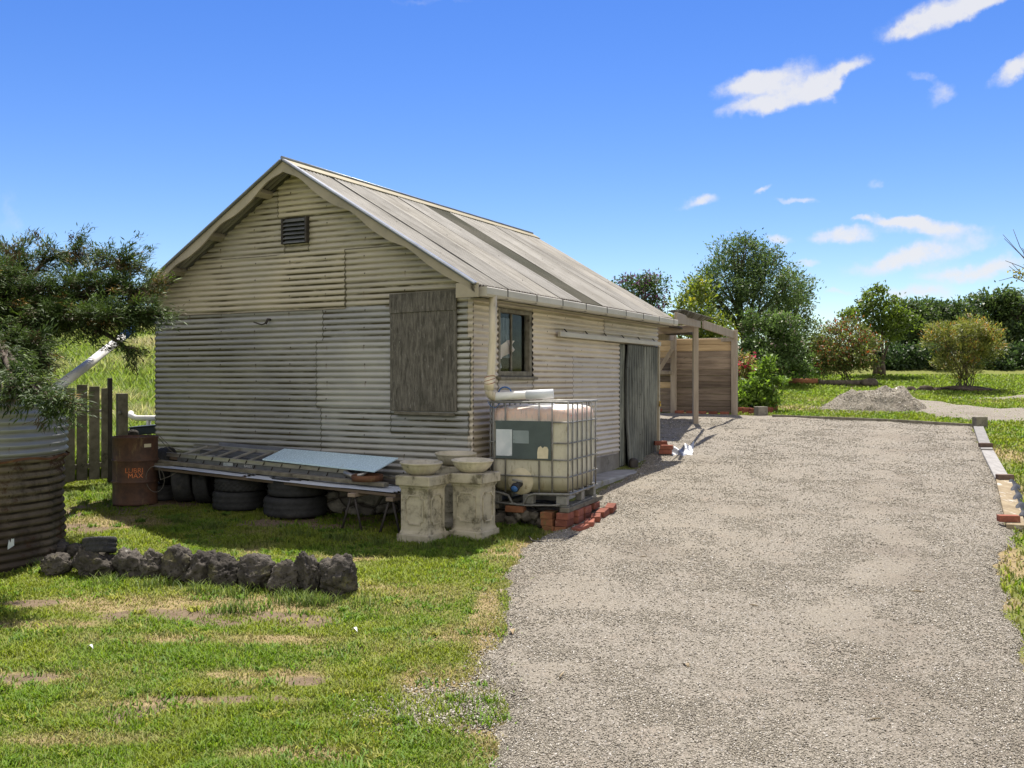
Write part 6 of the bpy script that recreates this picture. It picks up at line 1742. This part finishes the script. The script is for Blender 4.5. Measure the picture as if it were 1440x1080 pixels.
def build_plants():
    plant('purple_tree', 'dark tree with purple flower heads rising behind the shed roof', 'tree', gb(905, 31), [pb(900, 414, 36, 28, 31), pb(884, 404, 22, 18, 31), pb(918, 402, 24, 18, 30.6), pb(905, 450, 40, 40, 31), pb(866, 424, 34, 22, 31.5)], 420, 16, .11, .45, (DG, MG), .14, accents=[((0.16, .07, .17), .16, 1), ((0.10, .05, .06), .10, 0)], trunk=.12)
    plant('golden_shrub', 'yellow-green shrub between the pergola and the big dark tree', 'shrub', gb(985, 29), [pb(975, 440, 26, 30, 29), pb(960, 465, 24, 28, 29), pb(990, 460, 34, 28, 28.6), pb(1015, 470, 22, 20, 28.5), pb(985, 410, 14, 20, 29), pb(955, 500, 50, 40, 29)], 330, 16, .13, .5, ((0.065, .095, .02), (0.15, .18, .03)), .13, accents=[((0.36, .33, .04), .04, 0)], stems=5, trunk=.05)
    big = [pb(1050, 380, 40, 40, 36), pb(1020, 400, 46, 40, 36), pb(1080, 400, 42, 40, 36), pb(985, 410, 28, 34, 35.6), pb(1045, 350, 22, 18, 36), pb(1085, 362, 20, 18, 36.4), pb(1110, 420, 28, 34, 36.6), pb(1000, 440, 40, 40, 35.8), pb(1060, 440, 56, 44, 35.6), pb(1038, 338, 9, 9, 36)]
    plant('broad_tree', 'tallest dark green tree with a rounded airy crown', 'tree', gb(1050, 36.5), big, 1250, 17, .12, .42, ((0.035, 0.062, 0.018), (0.095, .135, .045)), .20, trunk=.16, shell=(.35, 1.02))
    plant('leaning_tree', 'olive green tree sloping down right of the tallest tree', 'tree', gb(1118, 38), [pb(1112, 410, 28, 32, 38), pb(1125, 440, 26, 34, 38), pb(1133, 480, 22, 40, 38), pb(1150, 500, 18, 30, 38), pb(1105, 480, 30, 50, 38)], 520, 16, .12, .4, ((0.045, .07, .015), (0.12, .155, .035)), .17, trunk=.12)
    plant('rounded_bush', 'large rounded glossy bush in front of the tallest tree', 'bush', gb(1085, 33.6), [pb(1085, 480, 46, 36, 33.6), pb(1065, 500, 34, 30, 33.2), pb(1108, 500, 30, 30, 33.3), pb(1085, 512, 44, 20, 33.2), pb(1070, 460, 26, 20, 33.6), pb(1100, 460, 24, 20, 33.8)], 800, 18, .115, .5, ((0.042, .066, .018), (0.10, .155, .045)), .12, shell=(.7, 1.03), bottom=-.9, accents=[((0.42, .34, .30), .03, 0)], stems=6, trunk=.06)
    plant('low_spiky_plant', 'low light green clump at the brick edging under the bushes', 'plant', gb(1141, 35), [pb(1141, 521, 13, 10, 35), pb(1130, 526, 10, 6, 35)], 60, 14, .16, .22, ((0.10, .19, .03), (0.19, .31, .06)), .07, stems=3, trunk=.02)
    plant('red_tipped_shrub', 'reddish-tipped loose shrub behind the log edging', 'shrub', gb(1190, 34.4), [pb(1190, 490, 38, 36, 34.4), pb(1175, 500, 28, 30, 34.2), pb(1205, 505, 24, 24, 34.2), pb(1180, 465, 20, 16, 34.6), pb(1165, 515, 18, 14, 34)], 560, 16, .12, .38, ((0.05, .07, .018), (0.14, .165, .045)), .16, accents=[((0.26, .075, .035), .16, 1), ((0.22, .12, .05), .08, 0)], stems=7, trunk=.06)
    plant('fruit_tree', 'small tree with a leggy branching trunk and clear glossy crown', 'tree', gb(1240, 37), [pb(1233, 432, 28, 22, 37), pb(1215, 445, 20, 16, 37), pb(1250, 455, 26, 20, 36.8), pb(1272, 455, 20, 18, 36.8), pb(1235, 470, 30, 20, 36.8), pb(1196, 446, 12, 8, 37), pb(1230, 412, 16, 8, 37), pb(1262, 440, 12, 10, 37)], 330, 15, .14, .48, ((0.04, .065, .012), (0.13, .18, .03)), .13, trunk=.15, stems=3, shell=(.3, 1.08))
    # the dark belt of trees
    hd = [(1285, 455, 30, 30, 'dark belt tree between the fruit tree and its taller neighbours'), (1318, 450, 30, 28, 'dark belt tree with a lumpy top behind the multi-stemmed bush'), (1350, 455, 30, 28, 'dark belt tree directly behind the multi-stemmed bush'), (1390, 445, 32, 32, 'tall dark belt tree right of the multi-stemmed bush'), (1428, 440, 34, 32, 'tallest dark belt tree at the lawn edge furthest from the shed'), (1470, 450, 36, 34, 'dark belt tree mostly out past the end of the belt')]
    for i, (px, py, rx, ry, lb) in enumerate(hd):
        y = 42 + (i % 2) * .8
        bl = [pb(px, py, rx, ry * .75, y), pb(px - 10, py - 18, rx * .5, ry * .35, y), pb(px + 12, py - 14, rx * .45, ry * .32, y), pb(px, py + 32, rx, 34, y), pb(px - 6, py + 58, rx, 24, y - .3), pb(px + 14, py + 50, rx * .8, 30, y - .6)]
        plant('belt_tree', lb, 'tree', gb(px, y), bl, 720, 15, .17, .5, ((0.024, .045, .014), (0.08, .115, .032)), .22, trunk=.14, group='dark trees along the back of the lawn', shell=(.6, 1.06), bottom=-1)
    for i, (px, lb) in enumerate([(1160, 'dark filler shrub in the gap left of the red-tipped shrub'), (1255, 'dark filler shrub under the fruit tree'), (1305, 'dark low shrub at the foot of the belt beside the palings'), (1400, 'dark low shrub at the foot of the belt right of the bush'), (1445, 'dark low shrub at the foot of the belt by the picture edge')]):
        y = 39.5; plant('low_shrub', lb, 'shrub', gb(px, y), [pb(px, 505, 30, 22, y), pb(px + 10, 520, 26, 12, y - .3)], 200, 14, .16, .5, ((0.018, .036, .012), (0.05, .08, .024)), .16, stems=4, trunk=.05, group='low dark shrubs along the back fence')
    # far backdrop behind everything
    o = None
    # multi-stemmed bush on the lawn
    x, y, z = gb(1356, 32); 
    fan = []
    bl = []
    for k in range(13):
        a = rng.uniform(-1, 1); bl.append(pb(1355 + a * 44, 478 - (1 - a * a) * 14 + rng.uniform(-8, 16), 17, 15, 32 + rng.uniform(-.8, .8)))
    bl += [pb(1355, 500, 44, 22, 32), pb(1320, 485, 26, 16, 32), pb(1392, 488, 26, 18, 32), pb(1355, 470, 40, 22, 32), pb(1355, 518, 30, 16, 32), pb(1354, 532, 16, 12, 32), pb(1335, 508, 24, 16, 32), pb(1376, 508, 24, 16, 32)]
    plant('multi_stemmed_bush', 'vase-shaped multi-stemmed bush with golden tips alone on the lawn', 'bush', (x, y, z), bl, 900, 14, .12, .24, ((0.07, .085, .02), (0.185, .20, .05)), .10, stems=14, trunk=.09, up=1.2, out=1.2, accents=[((0.36, .21, .06), .14, 1)])
    o = rock_mesh(72, (1.15, .8, .16), 4, .15).build('soil_mound', M['soil']); o.location = (x, y - .1, z - .02); tag(o, 'dark bare soil mound round the multi-stemmed bush', 'soil')
    for i, (px, s, lb) in enumerate([(1284, .18, 'low earthy clod on the lawn nearest the gravel heap'), (1300, .24, 'wider earthy clod on the lawn beside the soil mound'), (1315, .16, 'small earthy clod touching the soil mound')]):
        q = gb(px, 31.6); o = rock_mesh(73 + i, (s * 1.6, s, s * .8), 3, .3).build('earth_clod', M['soil']); o.location = q; tag(o, lb, 'clod')
    # log edging and brick edging
    for (a, b, yy, lb) in ((1152, 1226, 33.2, 'long dark log lying in front of the red-tipped shrub'), (1100, 1150, 33.8, 'low reddish timber edging in front of the rounded bush')):
        A = gb(a, yy + .3); B = gb(b, yy)
        o = MB().tube([Vector(A) + Vector((0, 0, .08)), Vector(B) + Vector((0, 0, .08))], [.1, .12], 12).build('log_edging', M['bark'] if a > 1120 else M['brick_old'], base=A); tag(o, lb, 'edging')
    q = gb(1222, 33.1); o = rock_mesh(88, (.3, .22, .2), 3, .2).build('dark_stump', M['bark']); o.location = (q[0], q[1], q[2] + .12); tag(o, 'dark stump at the end of the long log', 'stump')
    # paling fence behind
    A = gb(1225, 43.4); t = thing('paling_fence', 'grey paling fence half lost in shade behind the dark trees', 'fence', A, 0)
    for k in range(46):
        x = A[0] + k * .17; yv = 43.4; zg = gz(x, yv)
        MB().box((x, yv, zg + .85 + rng.normal(0, .02)), (.13, .02, 1.7), rng.normal(0, .02), 0).build('paling', M['wood_grey'], t, world=True)
    for h in (.4, 1.4): MB().beam((A[0], 43.44, gz(A[0], 43.4) + h), (A[0] + 7.8, 43.44, gz(A[0] + 7.8, 43.4) + h), .04, .08, 0).build('rail', M['wood_grey'], t, world=True)
    # garden bed shrub, rose
    x, y = G(1062, 572); 
    plant('bed_shrub', 'bright leafy shrub with upright shoots in the brick-edged bed', 'shrub', (x, 25.9, gz(x, 25.9)), [pb(1060, 545, 20, 20, 25.9), pb(1050, 555, 16, 18, 25.7), pb(1075, 552, 14, 18, 25.7), pb(1070, 525, 7, 12, 25.9), pb(1082, 512, 4, 10, 25.8), pb(1096, 538, 8, 6, 25.6), pb(1056, 570, 20, 8, 25.5), pb(1080, 568, 12, 8, 25.5)], 240, 14, .12, .5, ((0.06, .10, .02), (0.17, .26, .04)), .08, stems=8, trunk=.035, shell=(.3, 1.1))
    plant('rose_bush', 'rose bush with small red-pink flowers beside the fence post', 'shrub', (gb(1050, 26.8)), [pb(1048, 515, 14, 14, 26.8), pb(1055, 525, 12, 16, 26.8), pb(1045, 540, 12, 20, 26.8)], 90, 12, .10, .5, ((0.08, .10, .03), (0.2, .2, .06)), .08, stems=4, trunk=.03, accents=[((0.55, .08, .14), .14, 1), ((0.4, .16, .07), .12, 0)])
    # bare-branched tree at the far edge
    q = gb(1490, 30); t = thing('bare_tree', 'bare twiggy tree reaching over the far right hedge', 'tree', q, 0)
    mb = MB(); base = Vector(q)
    def br(a, b, r, d):
        m = a.lerp(b, .5) + Vector((rng.normal(0, .06), rng.normal(0, .06), rng.normal(0, .06)))
        mb.tube([a, m, b], [r, r * .75, r * .5], 6)
        if d > 0:
            for _ in range(3):
                dr = (b - a).normalized() + Vector(unit(1)[0]) * .7
                br(m.lerp(b, rng.uniform(.2, 1)), b + dr.normalized() * (b - a).length * .45, r * .45, d - 1)
    top = base + Vector((.1, 0, 3.0)); mb.tube([base - Vector((0, 0, .1)), base.lerp(top, .5) + Vector((.08, 0, 0)), top], [.12, .1, .08], 9)
    for (px, py) in ((1440, 356), (1442, 376), (1436, 394), (1475, 330), (1510, 340), (1540, 380)): br(top, W(px, py, 30), .03, 2 if px > 1460 else 1)
    mb.build('trunk', M['bark'], t, world=True)
    P = np.array([W(px, py, 30) for px, py in ((1430, 386), (1434, 384), (1436, 390), (1455, 350), (1470, 360))]); P = np.repeat(P, 14, 0) + rng.normal(0, .09, (70, 3))
    V, qd, C = leaves(P, unit(70), unit(70), np.full(70, .12), .5, lerp((0.1, .12, .02), (0.35, .3, .04), rng.uniform(0, 1, (70, 1))))
    npmesh('foliage', V, qd, M['leaf'], t, col=C, world=True)
build_plants()

# ------------------------------------------------------------------ conifer at the left
def build_conifer():
    bx, by = -6.75, 12.3
    t = thing('cypress_tree', 'dark feathery cypress with low spreading boughs hanging over the tank', 'tree', (bx, by, gz(bx, by)), 0)
    base = Vector((bx, by, gz(bx, by)))
    mb = MB(); mb.tube([base - Vector((0, 0, .1)), base + Vector((.05, 0, 1.2)), base + Vector((0, .05, 2.6)), base + Vector((-.2, 0, 3.6))], [.22, .17, .12, .05], 12)
    sprays = []       # (point, direction)
    def bough(a, pts, r, n, spread, drop):
        path = [Vector(a)] + [Vector(p) for p in pts]
        mb.tube(path, [r * (1 - .85 * k / (len(path) - 1)) for k in range(len(path))], 7)
        for _ in range(n):
            k = rng.uniform(.15, 1) ** .8 * (len(path) - 1); i = min(int(k), len(path) - 2); f = k - i
            p = path[i].lerp(path[i + 1], f); d = (path[i + 1] - path[i]).normalized()
            o = Vector(unit(1)[0]); o.z = o.z * .6 - drop * .3
            e = p + o * spread * rng.uniform(.25, 1)
            mb.tube([p, p.lerp(e, .5) + Vector((0, 0, .02)), e], [.009, .006, .003], 4, cap=False)
            sprays.append((p.lerp(e, .5), (o + d * .7).normalized(), .7)); sprays.append((e, (o + d * .7).normalized(), 1.0))
    def wb(px, py, y): return W(px, py, y)
    org = base + Vector((0, 0, 1.9))
    # boughs fanned over the picture's left: (points) in depth order
    B = [([wb(40, 440, 12.0), wb(110, 390, 12.0), wb(168, 368, 11.8), wb(200, 382, 11.6)], 46, .40, .0),
         ([wb(20, 420, 12.3), wb(60, 370, 12.3), wb(90, 355, 12.2), wb(120, 358, 12.1)], 44, .36, -.2),
         ([wb(10, 400, 12.4), wb(20, 370, 12.4), wb(10, 352, 12.5)], 34, .36, -.2),
         ([wb(40, 440, 11.8), wb(110, 420, 11.6), wb(170, 410, 11.4), wb(216, 404, 11.2)], 56, .26, .2),
         ([wb(40, 450, 11.4), wb(110, 440, 11.2), wb(170, 436, 11.0), wb(206, 438, 10.9)], 54, .25, .3),
         ([wb(30, 450, 11.6), wb(80, 425, 11.5), wb(130, 405, 11.4), wb(160, 392, 11.4)], 50, .36, .0),
         ([wb(20, 460, 11.2), wb(70, 450, 11.0), wb(120, 445, 10.8), wb(165, 446, 10.7)], 50, .28, .3),
         ([wb(10, 470, 11.0), wb(25, 480, 10.6), wb(45, 486, 10.4), wb(66, 478, 10.3)], 34, .26, .6),
         ([wb(0, 480, 10.4), wb(20, 510, 9.6), wb(40, 535, 9.0), wb(62, 560, 8.7)], 24, .2, .7),
         ([wb(-10, 470, 10.6), wb(5, 500, 9.6), wb(15, 525, 9.0), wb(25, 545, 8.7)], 24, .2, .7),
         ([wb(10, 500, 9.8), wb(50, 540, 9.0), wb(75, 565, 8.6), wb(98, 560, 8.5)], 22, .16, .6),
         ([wb(-5, 430, 11.8), wb(20, 430, 11.4), wb(60, 440, 11.2), wb(95, 448, 11.0)], 60, .36, .4),
         ([wb(-20, 410, 12.0), wb(0, 400, 11.6), wb(30, 405, 11.4), wb(70, 410, 11.3)], 60, .38, .1),
         ([wb(-20, 450, 11.0), wb(-5, 470, 10.6), wb(20, 490, 10.4), wb(60, 500, 10.3)], 50, .30, .5),
         ([wb(60, 430, 11.6), wb(130, 452, 11.2), wb(180, 440, 11.0), wb(228, 445, 10.9)], 26, .2, .3),
         ([wb(60, 430, 11.4), wb(150, 470, 11.0), wb(180, 490, 10.8), wb(190, 488, 10.7)], 12, .12, .4)]
    for pts, n, s, d in B: bough(org + Vector((0, 0, rng.uniform(-.4, .6))), pts, .045, int(n * 1.4), s, d)
    # some for the side and rear so that the tree is whole
    for k in range(14):
        a = rng.uniform(.3, 2 * PI - 1.6) + .8; l = rng.uniform(1.2, 2.0); z = rng.uniform(-.4, 1.2)
        e = org + Vector((math.cos(a) * l, math.sin(a) * l, z))
        if e.x > -5.2 and e.y < 13.2 or in_shed(e.x, e.y, .4): continue
        bough(org, [org.lerp(e, .5) + Vector((0, 0, .1)), e], .04, 34, .42, .2)
    mb.build('trunk', M['bark'], t, world=True)
    P = []; A = []; N = []; L_ = []; C = []
    for (p, d, s) in sprays:
        k = 44
        d = np.array(d); side = np.cross(d, [0, 0, 1]); side /= np.linalg.norm(side) + 1e-9
        u = rng.uniform(-.25, 1, k)
        f = u[:, None] * d * .20 * s + rng.normal(0, .032, (k, 3))
        P.append(np.array(p) + f)
        sg = rng.choice([-1, 1], k)[:, None]
        A.append(d + side * sg * rng.uniform(.3, 1.1, (k, 1)) + rng.normal(0, .35, (k, 3)))
        N.append(unit(k) * .5 + np.array([0, 0, 1])); L_.append(rng.uniform(.04, .10, k))
        base_c = lerp((0.032, .056, .018), (0.085, .125, .036), rng.uniform(0, 1))
        c = base_c * rng.uniform(.7, 1.35, (k, 1))
        r_ = rng.uniform(0, 1)
        if r_ < .035: c = np.array([.22, .15, .05]) * rng.uniform(.6, 1.2, (k, 1))
        elif r_ < .10: c = np.array([.10, .15, .03]) * rng.uniform(.7, 1.3, (k, 1))
        elif r_ < .2: c = np.array([.07, .055, .03]) * rng.uniform(.6, 1.3, (k, 1))
        C.append(c)
    V, q, CC = leaves(np.concatenate(P), np.concatenate(A), np.concatenate(N), np.concatenate(L_), .19, np.concatenate(C))
    npmesh('foliage', V, q, M['needle'], t, col=CC, world=True)
build_conifer()
